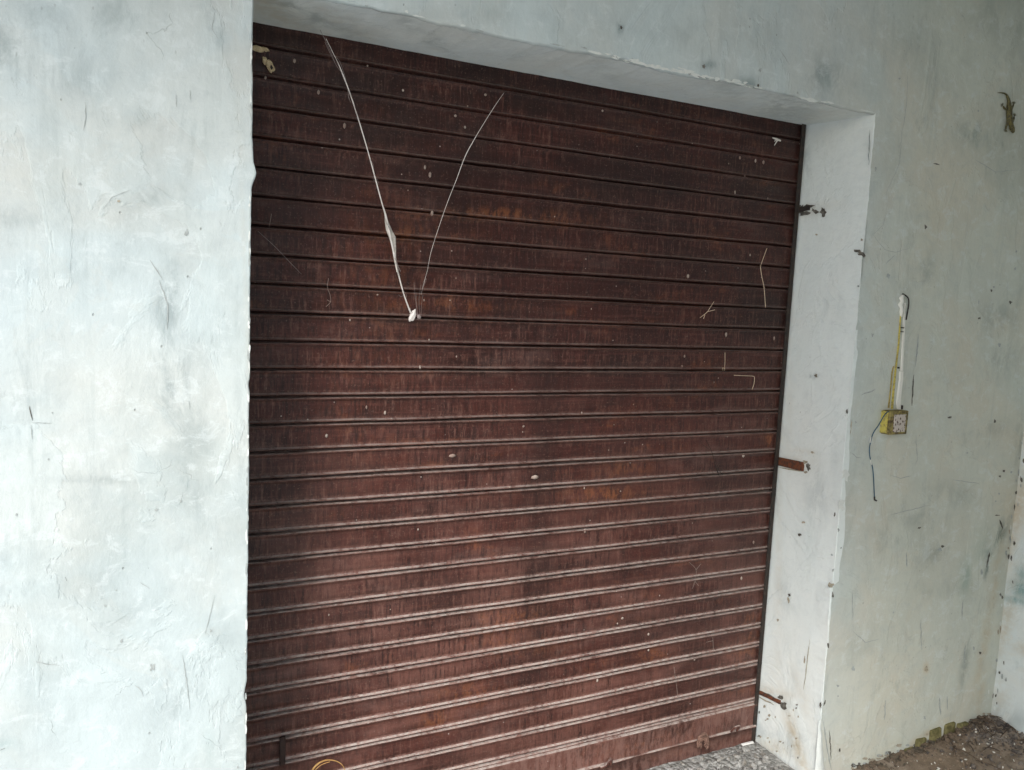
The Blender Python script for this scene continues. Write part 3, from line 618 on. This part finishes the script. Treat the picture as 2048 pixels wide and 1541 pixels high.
# ------------------------------------------------------------------ cobwebs
def web(bm, pts, rad, y0, y1=None, n=6, seg=5, wob=.4):
    y1 = y0 if y1 is None else y1; N = len(pts)
    P = [onY(a, b, y0 + (y1 - y0) * i / max(N - 1, 1)) for i, (a, b) in enumerate(pts)]
    Q = spline(P, n) if N > 2 else [P[0].lerp(P[1], k / 12) for k in range(13)]
    if isinstance(rad, (list, tuple)):
        R = [rad[min(int(i / (len(Q) - 1) * (N - 1)), N - 2)] * (1 - ((i / (len(Q) - 1) * (N - 1)) % 1 if i < len(Q) - 1 else 1)) + rad[min(int(i / (len(Q) - 1) * (N - 1)) + 1, N - 1)] * ((i / (len(Q) - 1) * (N - 1)) % 1 if i < len(Q) - 1 else 1) for i in range(len(Q))]
    else: R = rad
    tube(bm, Q, R, seg)
cw = thing('cobweb', onY(831, 640, -.05), 'V-shaped dusty white cobweb, thick left strand with a spindle-shaped silk sac, hanging before the shutter', 'cobweb')
bm = bmesh.new(); R = .0014
web(bm, [(652, 78), (668, 110), (684, 145), (706, 205), (735, 300), (762, 400), (772, 434), (784, 490), (796, 545), (808, 590), (822, 628)], [.0004, .0006, R * .85, R, R * 1.05, R * 1.2, R * 1.9, R * 1.9, R * 1.5, R * 1.35, R * 1.8], -.20, -.05)
frm(bm, 'thick_strand', M_silk, cw)
for a in ([(650, 85), (672, 130), (688, 150)], [(662, 100), (676, 128), (690, 165)], [(640, 60), (655, 90), (670, 125)], [(668, 110), (680, 125), (692, 160)]):
    bm = bmesh.new(); web(bm, a, .0004, -.20, -.185); frm(bm, 'wisp', M_thin, cw)
for a in ([(828, 565), (831, 600), (836, 634)], [(842, 570), (838, 600), (840, 632)], [(846, 590), (843, 610), (842, 636)], [(832, 585), (833, 610), (835, 640)], [(797, 590), (803, 594), (808, 588)], [(846, 565), (853, 558), (848, 572)]):
    bm = bmesh.new(); web(bm, a, .00035, -.05); frm(bm, 'wisp', M_thin, cw)
bm = bmesh.new()
web(bm, [(1008, 186), (990, 212), (966, 250), (947, 282), (930, 314), (912, 362), (895, 405), (876, 460), (862, 505), (855, 540), (848, 566), (842, 590)], [.0003, .0006, .0007, .0009, .0012, .0008, .0007, .0006, .0005, .0004, .0004, .0002], -.12, -.05)
frm(bm, 'thin_strand', M_silk, cw)
def lump(name, px, py, y, rx, ry, ang, mat, par, dep=.5, seed=0, hole=False):
    P = onY(px, py, y); s = sc_at(P); bm = bmesh.new(); bmesh.ops.create_icosphere(bm, subdivisions=3, radius=1); c, q = math.cos(math.radians(ang)), math.sin(math.radians(ang))
    for v in bm.verts:
        r = 1 + .35 * nz(v.co.x * 1.6 + seed, v.co.y * 1.6, v.co.z * 1.6); u, h, d = v.co.x * rx * s * r, v.co.z * ry * s * r, v.co.y * min(rx, ry) * s * dep * r
        if hole and v.co.y < -.55: d *= .35
        v.co = Vector((u * c + h * q, d, -u * q + h * c)) + P
    return frm(bm, name, mat, par)
P1 = onY(781, 462, -.088); s = sc_at(P1)
bm = bmesh.new(); sec = [(768, 425, 2), (772, 445, 8), (777, 462, 13), (783, 474, 15), (786, 492, 10), (788, 515, 6), (793, 545, 3)]
rg = []
for a, b, wd in sec:
    P = onY(a + 1.5, b, -.088); rg.append([bm.verts.new(P + Vector((math.cos(t) * wd * .5 * s, math.sin(t) * .002, 0))) for t in [2 * PI * k / 8 for k in range(8)]])
for a, b in zip(rg, rg[1:]):
    for k in range(8): bm.faces.new((a[k], a[(k + 1) % 8], b[(k + 1) % 8], b[k]))
frm(bm, 'silk_sac', simple('grey_silk', (.58, .55, .50), .8, (.42, .38, .34), 60), cw)
lump('silk_clot', 825, 632, -.05, 6, 13, 24, M_silk, cw, .6, 1)
lump('silk_clot', 838, 634, -.05, 3.5, 4.5, 0, M_thin, cw, .6, 7)
for k in range(16):
    i = random.randint(0, 7); A0, B0 = [(660, 95), (684, 145), (706, 205), (735, 300), (762, 400), (784, 490), (796, 545), (808, 590), (822, 628)][i:i + 2]; f = random.random()
    a, b = A0[0] + (B0[0] - A0[0]) * f, A0[1] + (B0[1] - A0[1]) * f; L = random.uniform(14, 40); yy = -.20 + .15 * (i + f) / 8
    bm = bmesh.new(); web(bm, [(a, b), (a + random.uniform(-5, 6) + L * .12, b + L * .5), (a + L * .27 + random.uniform(-4, 5), b + L)], .0004, yy, yy + .01); frm(bm, 'wisp', M_thin, cw)
bm = bmesh.new(); web(bm, [(515, 462), (548, 492), (575, 520), (603, 549)], [.0002, .0005, .0007, .0002], -.10, -.03)
tag(frm(bm, 'cobweb', M_thin), 'single faint thread slanting across the shaded left edge of the shutter', 'cobweb')
bm = bmesh.new()
for a in ([(1412, 880), (1424, 905), (1430, 930), (1438, 952)], [(1438, 952), (1434, 935), (1440, 925)], [(1405, 890), (1420, 900)], [(1430, 930), (1445, 950)]): web(bm, a, .0009, -.018)
tag(frm(bm, 'cobweb', M_dark), 'dark tangled web wisp on the right of the shutter, left of the rusty bracket', 'cobweb')
M_old = simple('old_silk', (.30, .24, .21), .8)
for lines, lab in (([[(1378, 1125), (1392, 1140), (1390, 1165)], [(1402, 1128), (1392, 1140)], [(1385, 1178), (1390, 1163)], [(1390, 1163), (1397, 1172)]], 'star-shaped grey wisp of web low on the right half of the shutter'),
                   ([[(1425, 1275), (1426, 1282), (1427, 1300)], [(1412, 1285), (1426, 1282)]], 'small T-shaped grey wisp of web on the lower right slats'),
                   ([[(1348, 1335), (1354, 1380), (1356, 1400)]], 'single grey thread hanging on the lowest right slats of the shutter'),
                   ([[(657, 557), (655, 575), (660, 590), (661, 604), (652, 614)], [(654, 600), (661, 604)]], 'small hooked wisp of web on the shutter left of the V-shaped web'),
                   ([[(543, 428), (541, 440), (538, 455)]], 'tiny upright wisp of web near the left edge of the shutter')):
    bm = bmesh.new()
    for a in lines: web(bm, a, .0006, -.014)
    tag(frm(bm, 'cobweb', M_old), lab, 'cobweb')

# ------------------------------------------------------------------ straws stuck to the shutter
def straw(pl, rad, label, y=-.012):
    bm = bmesh.new()
    for p in pl: web(bm, p, rad, y, n=3)
    return tag(frm(bm, 'straw', M_straw), label, 'straw', 'dry stems caught on the shutter')
straw([[(1534, 497), (1523, 527), (1521, 535), (1524, 555), (1528, 575), (1530, 600), (1531, 616)]], .0011, 'long pale bent straw hanging upright on the shutter near the right jamb')
straw([[(1428, 604), (1420, 616), (1414, 625), (1400, 636)], [(1414, 624), (1430, 620)], [(1410, 630), (1407, 638)]], .0011, 'short forked straw slanting on the shutter, left of the long bent straw')
straw([[(1450, 705), (1450, 722), (1449, 742)], [(1450, 738), (1445, 736), (1446, 742)]], .0009, 'tiny upright straw on the shutter above the hooked straw')
straw([[(1468, 751), (1490, 752), (1507, 753), (1509, 758)], [(1509, 755), (1508, 768), (1504, 780)]], .0010, 'hooked right-angled straw lying along a slat of the shutter')
bm = bmesh.new(); web(bm, [(1545, 276), (1553, 279), (1561, 282)], [.002, .004, .003], -.012); web(bm, [(1556, 280), (1552, 286), (1549, 291)], [.003, .002, .0012], -.012); web(bm, [(1553, 280), (1549, 283)], .0018, -.012)
tag(frm(bm, 'feather', M_flake), 'small white fluff of down stuck at the top right corner of the shutter', 'feather')
bm = bmesh.new(); web(bm, [(621, 1556), (625, 1541), (636, 1528), (652, 1521), (670, 1522), (684, 1530), (692, 1545)], [.0026, .0034, .0032, .0026, .0016, .0012, .001], -.045)
web(bm, [(630, 1541), (643, 1530), (660, 1524)], .0012, -.05)
tag(frm(bm, 'dry_leaf', simple('gold_leaf', (.36, .20, .07), .6, (.52, .32, .12), 50)), 'curled golden dry leaf blade arching up at the foot of the shutter, bottom left', 'leaf')

# ------------------------------------------------------------------ mud nests
n1_ = thing('wasp_nest', onY(538, 130, -.01), 'tan oval mud nest with a hole, lower of two at the shutter top left', 'nest')
lump('nest_cell', 540, 133, -.014, 8, 12, -22, M_nest, n1_, .7, 3, True); lump('nest_cell', 530, 122, -.012, 5, 8, -15, M_nest, n1_, .7, 9)
lump('nest_opening', 543, 135, -.0245, 2.4, 4, -10, M_dark, n1_, .3, 5)
n2_ = thing('wasp_nest', onY(518, 99, -.01), 'flattened tan mud nest at the pier, upper of two at the shutter top left', 'nest')
lump('nest_cell', 515, 98, -.014, 12, 6, 4, M_nest, n2_, .7, 6); lump('nest_cell', 530, 99, -.012, 8, 4, 12, M_nest, n2_, .7, 2)

# ------------------------------------------------------------------ old electrical fitting
M_yel = simple('yellow_paint', (.55, .47, .11), .8, (.30, .25, .10), 90, .0008, hi=.62, lo=.45)
M_grime = simple('grimy_yellow', (.30, .25, .09), .8, (.07, .05, .03), 70, .001)
M_white = simple('flaked_white', (.76, .76, .70), .7, (.42, .41, .36), 110, .001, hi=.80, lo=.58)
def eplate():
    t = NT('switch_plate_print'); v = t.vor(120, 'F1', (1, 1, .8)); n = t.noise(90, 4, .7)
    return t.done(t.mix(t.op('MULTIPLY', t.ramp(v, .35, .5, 1, 0), t.ramp(n, .44, .50)), (.52, .47, .42), (.10, .07, .05)), .7)
eb = thing('switch_box', onY(1792, 870, -D), 'small old yellow switch box with a grimy speckled cover plate on the right wall', 'switch box')
Pc = onY(1797, 845, -D); s = sc_at(Pc)
zt_, zb_ = onY(1797, 822, -D - .03).z, onY(1797, 869, -D - .03).z
xl_, xr_ = onY(1779, 845, -D - .034).x, onY(1815, 845, -D - .034).x
bm = bmesh.new(); bm_box(bm, ((xl_ + xr_) / 2, -D - .018, (zt_ + zb_) / 2), (xr_ - xl_, .034, zt_ - zb_), None, .003)
frm(bm, 'box_body', M_grime, eb)
# yellow flank (painted) facing left
bm = bmesh.new(); bm_box(bm, (xl_ - .0022, -D - .014, (zt_ + zb_) / 2 + .001), (.0035, .027, (zt_ - zb_) * .93), None, .001)
bmesh.ops.subdivide_edges(bm, edges=bm.edges, cuts=2, use_grid_fill=True)
for v in bm.verts: v.co.z += .0015 * nz(v.co.y * 150, v.co.z * 60)
frm(bm, 'side_panel', M_yel, eb)
bm = bmesh.new(); bm_box(bm, ((xl_ + xr_) / 2 + .001, -D - .0375, (zt_ + zb_) / 2 - .001), ((xr_ - xl_) * .62, .005, (zt_ - zb_) * .74), None, .0015)
frm(bm, 'cover_plate', eplate(), eb)
for dx, dz in ((-.018, .028), (.018, -.028)):
    bm = bmesh.new(); bmesh.ops.create_uvsphere(bm, u_segments=8, v_segments=6, radius=.003, matrix=Matrix.Translation(((xl_ + xr_) / 2 + dx, -D - .036, (zt_ + zb_) / 2 + dz))); frm(bm, 'screw', M_dark, eb)
# white conduit, broken at the top, and the yellow batten beside it
cd_ = thing('conduit', onY(1800, 820, -D), 'flaking white conduit strip running up from the switch box', 'conduit')
bm = bmesh.new()
def strip(bm, pts, wpx, dep, y=-D):
    pr = None
    for a, b, wd in pts:
        q = []
        for sx, sy in ((-1, 0), (-.8, 1), (.8, 1), (1, 0)):
            P = onY(a, b, y); ss = sc_at(P); q.append(bm.verts.new((P.x + sx * wd * .5 * ss, y - .001 - dep * sy, P.z)))
        if pr:
            for k in range(3): bm.faces.new((pr[k], pr[k + 1], q[k + 1], q[k]))
        else: bm.faces.new(q)
        pr = q
    bm.faces.new(pr[::-1])
strip(bm, [(1808, 606, 4), (1807, 640, 5), (1805, 680, 5.5), (1803, 720, 6), (1802, 742, 6)], 0, .004)
frm(bm, 'conduit_strip', M_white, cd_, False)
bm = bmesh.new(); strip(bm, [(1801, 743, 9), (1800, 760, 10), (1797, 785, 10), (1795, 805, 11), (1796, 819, 9)], 0, .006); frm(bm, 'conduit_strip', M_white, cd_, False)
for a, b, d3 in ((1805, 656, (.012, .006, .004)), (1804, 664, (.012, .006, .003)), (1797, 736, (.006, .006, .006)), (1803, 815, (.008, .008, .014))):
    bm = bmesh.new(); bm_box(bm, onY(a, b, -D - .005), d3, None, .001); frm(bm, 'saddle_clip', M_dark, cd_)
bm = bmesh.new(); strip(bm, [(1803, 590, 4), (1801, 597, 11), (1803, 603, 8), (1799, 610, 12), (1802, 617, 8), (1801, 624, 9), (1800, 634, 3)], 0, .008)
for v in bm.verts: v.co.x += .003 * nz(v.co.z * 90, 1)
frm(bm, 'plaster_plug', M_white, cd_)
bm = bmesh.new(); tube(bm, spline([wpl(1803, 588) + NY * .004, wpl(1810, 596) + NY * .012, wpl(1812, 612) + NY * .010, wpl(1808, 640) + NY * .008], 5), .0025, 6); frm(bm, 'cable_stub', M_dark, cd_)
yb = thing('batten', onY(1783, 818, -D), 'narrow yellow painted batten left of the white conduit, above the switch box', 'batten')
bm = bmesh.new(); strip(bm, [(1800, 632, 3), (1796, 690, 4), (1790, 740, 4.5), (1786, 780, 5), (1783, 818, 6)], 0, .003); frm(bm, 'batten_strip', M_yel, yb, False)
bm = bmesh.new(); strip(bm, [(1786, 733, 2), (1783, 745, 3), (1780, 780, 3), (1776, 816, 4)], 0, .003); frm(bm, 'batten_edge', simple('batten_shade', (.25, .2, .08), .8, (.45, .38, .12), 80), yb, False)
# loose blue wire
wi = thing('wire', onY(1748, 1002, -D), 'thin loose blue wire dangling down the wall from the switch box', 'wire')
wp_ = [(1783, 824), (1776, 824), (1768, 832), (1757, 851), (1746, 868), (1740, 890), (1739, 905), (1741, 920), (1745, 935), (1747, 955), (1748, 975), (1749, 996)]
bm = bmesh.new(); tube(bm, spline([onY(a, b, -D - (.026 if i < 4 else .014)) for i, (a, b) in enumerate(wp_)], 6), .0018, 6); frm(bm, 'wire_sheath', simple('blue_sheath', (.028, .10, .17), .5, (.03, .045, .06), 14), wi)
bm = bmesh.new(); tube(bm, [onY(1749, 994, -D - .014), onY(1749, 1000, -D - .012), onY(1753, 1002, -D - .012)], .003, 6); frm(bm, 'wire_end', M_dark, wi)
for a, b in (((1742, 874), (1740, 886)), ((1741, 920), (1743, 930))):
    bm = bmesh.new(); tube(bm, [onY(*a, -D - .0155), onY(*b, -D - .0155)], .0019, 6); frm(bm, 'bare_patch', M_white, wi)

# ------------------------------------------------------------------ gecko, head down
def gp(px, py, h=.010): return onY(px, py, -D - .002 - h)
def skin_mesh(name, verts, edges, radii, mat, root=0, lvl=2):
    me = bpy.data.meshes.new(name); me.from_pydata([tuple(v) for v in verts], edges, [])
    o = bpy.data.objects.new(name, me); C.objects.link(o)
    sk = o.modifiers.new('s', 'SKIN'); sk.use_smooth_shade = True
    for v, r in zip(me.skin_vertices[0].data, radii): v.radius = r if isinstance(r, tuple) else (r, r)
    me.skin_vertices[0].data[root].use_root = True
    sb = o.modifiers.new('b', 'SUBSURF'); sb.levels = lvl; sb.render_levels = lvl
    dg = bpy.context.evaluated_depsgraph_get(); dg.update(); m2 = bpy.data.meshes.new_from_object(o.evaluated_get(dg))
    o.modifiers.clear(); o.data = m2; m2.name = name; m2.materials.clear(); m2.materials.append(mat); m2.polygons.foreach_set('use_smooth', [True] * len(m2.polygons)); return o
def gecko_mat():
    t = NT('gecko_skin'); n = t.noise(120, 5, .7); x, y, z = t.xyz()
    c = t.mix(t.ramp(n, .4, .6), (.17, .15, .045), (.055, .045, .022)); k = t.vor(190)
    c = t.mix(t.ramp(k, .3, .55, .5, 0), c, (.03, .025, .015)); return t.done(c, .55, t.bump(k, .0006), .4)
MG = gecko_mat(); s = sc_at(gp(2018, 230))
gv, ge, gr = [], [], []
def chain(pts, start=None):
    prev = start
    for (px, py, h, r) in pts:
        gv.append(gp(px, py, h)); gr.append(r * s * 1.22); i = len(gv) - 1
        if prev is not None: ge.append((prev, i))
        prev = i
    return prev
# trunk from hips to snout
chain([(2019, 218, .007, 4.3)]); hips = 0
chain([(2018, 226, .008, 4.8), (2019, 236, .008, 5.0), (2020, 245, .008, 4.3)], hips); sh_ = 3
chain([(2022, 250, .008, 3.0), (2024, 256, .009, 4.4), (2026, 262, .008, 3.4), (2027, 267, .007, 1.9)], sh_)
chain([(2018, 211, .006, 3.4), (2018, 203, .005, 2.7), (2016, 196, .004, 2.2), (2013, 190, .003, 1.6), (2009, 187, .003, 1.3), (2003, 186, .002, 1.0), (1995, 186, .002, .5)], hips)
for lg in ([(2013, 219, .006, 1.8), (2008, 217, .005, 1.5), (2006, 212, .003, 1.4)], [(2024, 217, .006, 1.8), (2026, 213, .005, 1.4), (2027, 209, .002, 1.2)]): chain(lg, hips)
for lg in ([(2015, 249, .006, 1.7), (2012, 254, .004, 1.4), (2012, 259, .002, 1.3)], [(2026, 243, .006, 1.7), (2028, 238, .004, 1.4), (2028, 233, .002, 1.3)]): chain(lg, sh_)
g = skin_mesh('gecko', gv, ge, gr, MG)
tag(g, 'small olive brown gecko clinging head down on the upper right wall', 'gecko')
for (cx, cy, a0) in ((2006, 211, 210), (2027, 208, 280), (2012, 260, 120), (2028, 232, 300)):
    bm = bmesh.new()
    for k in range(5):
        a = math.radians(a0 - 60 + 30 * k); q = gp(cx + 4.5 * math.cos(a), cy + 4.5 * math.sin(a), .001); tube(bm, [gp(cx, cy, .002), gp(cx, cy, .002).lerp(q, .6) + NY * .001, q], [.0009, .0007, .0011], 5)
    frm(bm, 'foot', MG, g).matrix_parent_inverse = Matrix.Identity(4)
for px in (2020.5, 2028.5):
    bm = bmesh.new(); bmesh.ops.create_uvsphere(bm, u_segments=8, v_segments=6, radius=.0014, matrix=Matrix.Translation(gp(px, 259, .014))); e = frm(bm, 'eye', simple('gecko_eye', (.01, .01, .01), .2), g); e.matrix_parent_inverse = Matrix.Identity(4)

# ------------------------------------------------------------------ ground
def ground_mat():
    t = NT('ground_dirt'); n = t.noise(3, 7, .65, dist=.4); f = t.noise(30, 8, .75); v = t.vor(60)
    c = t.mix(t.ramp(n, .38, .62), (.20, .15, .105), (.31, .255, .20)); c = t.mix(t.ramp(f, .45, .65, 0, .7), c, (.11, .082, .06))
    c = t.mix(t.ramp(v, .10, .2, .5, 0), c, (.36, .33, .29)); 
    x, y, z = t.xyz(); far = t.ramp(y, -.55, -.75, 0, 1); c = t.mix(far, c, (.62, .62, .59))  # unseen outer floor made pale to bounce light upward
    return t.done(c, t.ramp(n, .4, .6, .55, .9), t.bump(t.op('ADD', f, t.op('MULTIPLY', n, 2)), .006), .3)
MGd = ground_mat()
def gh(x, y):
    c = .05 * math.exp(-(((x - 2.93) / .28) ** 2 + ((y + .33) / .22) ** 2)) + .018 * math.exp(-((y + .30) / .07) ** 2) * min(1, max(0, (x - 1.95) / .5))
    return c + .006 * nz(x * 4, y * 4, 1) + .004 * nz(x * 17, y * 17, 3)
V, F = gridf(150, 130, lambda u, v: (1.2 + 2.1 * u, -1.6 + 1.66 * v, gh(1.2 + 2.1 * u, -1.6 + 1.66 * v) if 0 < u < 1 and v > 0 else -.02))
bmV, bmF = gridf(2, 2, lambda u, v: (-800 + 1600 * u, -800 + 1600 * v, -.012))
V, F = merge([(V, F), (bmV, bmF)])
tag(mesh('ground', V, F, [MGd]), kind='structure')
# concrete sill under the shutter
def conc():
    t = NT('broken_concrete'); n = t.noise(8, 8, .7); v = t.vor(75, out='Color'); d = t.vor(75)
    s_ = t.n.new('ShaderNodeSeparateColor'); t.L(v, s_.inputs[0]); c = t.mix(t.ramp(n, .4, .6), (.20, .20, .185), (.33, .33, .31))
    c = t.mix(t.ramp(s_.outputs[0], .3, .9, 0, .7), c, (.48, .48, .46)); c = t.mix(t.ramp(s_.outputs[1], .7, .9, 0, .8), c, (.12, .11, .10))
    return t.done(c, .9, t.bump(t.op('SUBTRACT', n, d), .006), .2)
MC = conc()
def sill(u, v):
    x = .0 + XR * u; y = -D - .0 + (D + .04) * v; return (x, y, .010 + .005 * nz(x * 9, y * 9, 5) + .003 * nz(x * 30, y * 30, 2) - (.02 if v == 0 else 0))
tag(mesh('threshold', *gridf(240, 46, sill), [MC]), kind='structure')
# rubble and grit
def stones(name, n, area, rr, mat, label, gfun):
    bm = bmesh.new()
    for _ in range(n):
        x, y = area(); r = random.uniform(*rr) * random.choice((1, 1, 1, 1.7)); q = bmesh.ops.create_icosphere(bm, subdivisions=1, radius=1)
        R = Matrix.Rotation(random.uniform(0, 6), 3, 'Z') @ Matrix.Rotation(random.uniform(0, 6), 3, 'X'); sc = Vector((random.uniform(.7, 1.4), random.uniform(.6, 1.1), random.uniform(.35, .8)))
        for v in q['verts']:
            v.co *= random.uniform(.75, 1.2); v.co = R @ Vector((v.co.x * sc.x, v.co.y * sc.y, v.co.z * sc.z)) * r + Vector((x, y, gfun(x, y) + r * .35))
    o = frm(bm, name, mat, None, False); tag(o, label, 'gravel', kind='stuff'); return o
MSt = simple('pale_grit', (.42, .42, .40), .9, (.20, .18, .15), 25, .002)
MSb = simple('brown_grit', (.25, .19, .14), .9, (.14, .11, .08), 25, .002)
fs = lambda x, y: .010
stones('gravel', 520, lambda: (random.uniform(1.1, 1.9), random.uniform(-.27, -.02)), (.0012, .0085), MSt, 'loose pale grit and broken concrete on the sill under the shutter', fs)
stones('gravel', 700, lambda: (random.uniform(2.0, 2.92), -D - .01 - abs(random.gauss(0, .16))), (.0012, .0045), MSb, 'brown grit and crumbs on the dirt along the wall foot', gh)
stones('gravel', 420, lambda: (2.92 - abs(random.gauss(0, .16)), -D - .02 - abs(random.gauss(0, .12))), (.002, .0075), simple('dark_rubble', (.07, .06, .055), .9, (.24, .21, .18), 18, .003), 'heap of dark rubble in the corner by the side wall', gh)
stones('gravel', 90, lambda: (random.uniform(2.0, 2.92), -D - .03 - abs(random.gauss(0, .15))), (.002, .005), simple('white_crumbs', (.68, .66, .60), .8), 'white plaster crumbs scattered on the dirt by the wall', gh)
stones('gravel', 260, lambda: (random.uniform(2.15, 2.9), -D - .004 - abs(random.gauss(0, .018))), (.003, .010), simple('clay_crumbs', (.16, .12, .085), .95, (.07, .06, .045), 25, .003), 'crumbled clay and soil piled along the foot of the right wall', gh)
# twigs on the rubble
bm = bmesh.new()
for k in range(26):
    x = 2.9 - abs(random.gauss(0, .18)); y = -D - .03 - abs(random.gauss(0, .10)); z = gh(x, y) + .012; a = random.uniform(0, PI); L = random.uniform(.03, .10)
    p = Vector((x, y, z)); d = Vector((math.cos(a), math.sin(a), random.uniform(-.1, .3))) * L
    tube(bm, spline([p - d / 2, p + Vector((0, 0, .006)), p + d / 2], 3), .0018, 5)
o = frm(bm, 'twigs', simple('dead_twig', (.06, .045, .035), .9, (.14, .10, .07), 30)); tag(o, 'tangle of dead twigs and roots on the rubble in the corner', 'twigs', kind='stuff')
# knotted rag by the rail
rg_ = thing('rag', onY(1405, 1490, -.06), 'knotted brown rag bundled against the bottom rail of the shutter', 'rag')
M_rag = simple('brown_rag', (.22, .13, .10), .95, (.11, .065, .05), 60, .003)
Pk = onY(1405, 1483, -.055); s = sc_at(Pk)
bm = bmesh.new()
for k in range(9):
    a0 = random.uniform(-.5, .5); r1 = (9 + 2.0 * k) * s * .9
    tube(bm, spline([Pk + Vector((r1 * math.cos(t) * .62 + .002 * nz(k, t), .012 * nz(k * 2.1, t) - .004, r1 * math.sin(t) * .85 - .004)) for t in [a0 - .6 + 4.4 * i / 8 for i in range(9)]], 3), .0030 + .0006 * (k % 3), 5)
frm(bm, 'rag_folds', M_rag, rg_)
bm = bmesh.new(); tube(bm, spline([Pk + Vector((-.018, 0, .012)), Pk + Vector((-.022, -.004, .024)), Pk + Vector((-.005, -.008, .029)), Pk + Vector((.010, -.003, .018)), Pk + Vector((.02, 0, -.006))], 5), [.005] * 8 + [.006] * 8 + [.004] * 5, 7)
frm(bm, 'rag_knot', M_rag, rg_)
# white scrap by the jamb
A, B = onZ(1484, 1490, .02), onZ(1506, 1485, .02)
bm = bmesh.new(); d = (B - A); bm_box(bm, (A + B) / 2, (d.length, .010, .006), d.to_track_quat('X', 'Z').to_matrix(), .001)
for v in bm.verts: v.co.z += .002 * nz(v.co.x * 60, 1)
tag(frm(bm, 'plaster_scrap', simple('bright_scrap', (.85, .85, .82), .6)), 'bright white sliver of plaster on the sill beside the right jamb', 'scrap')
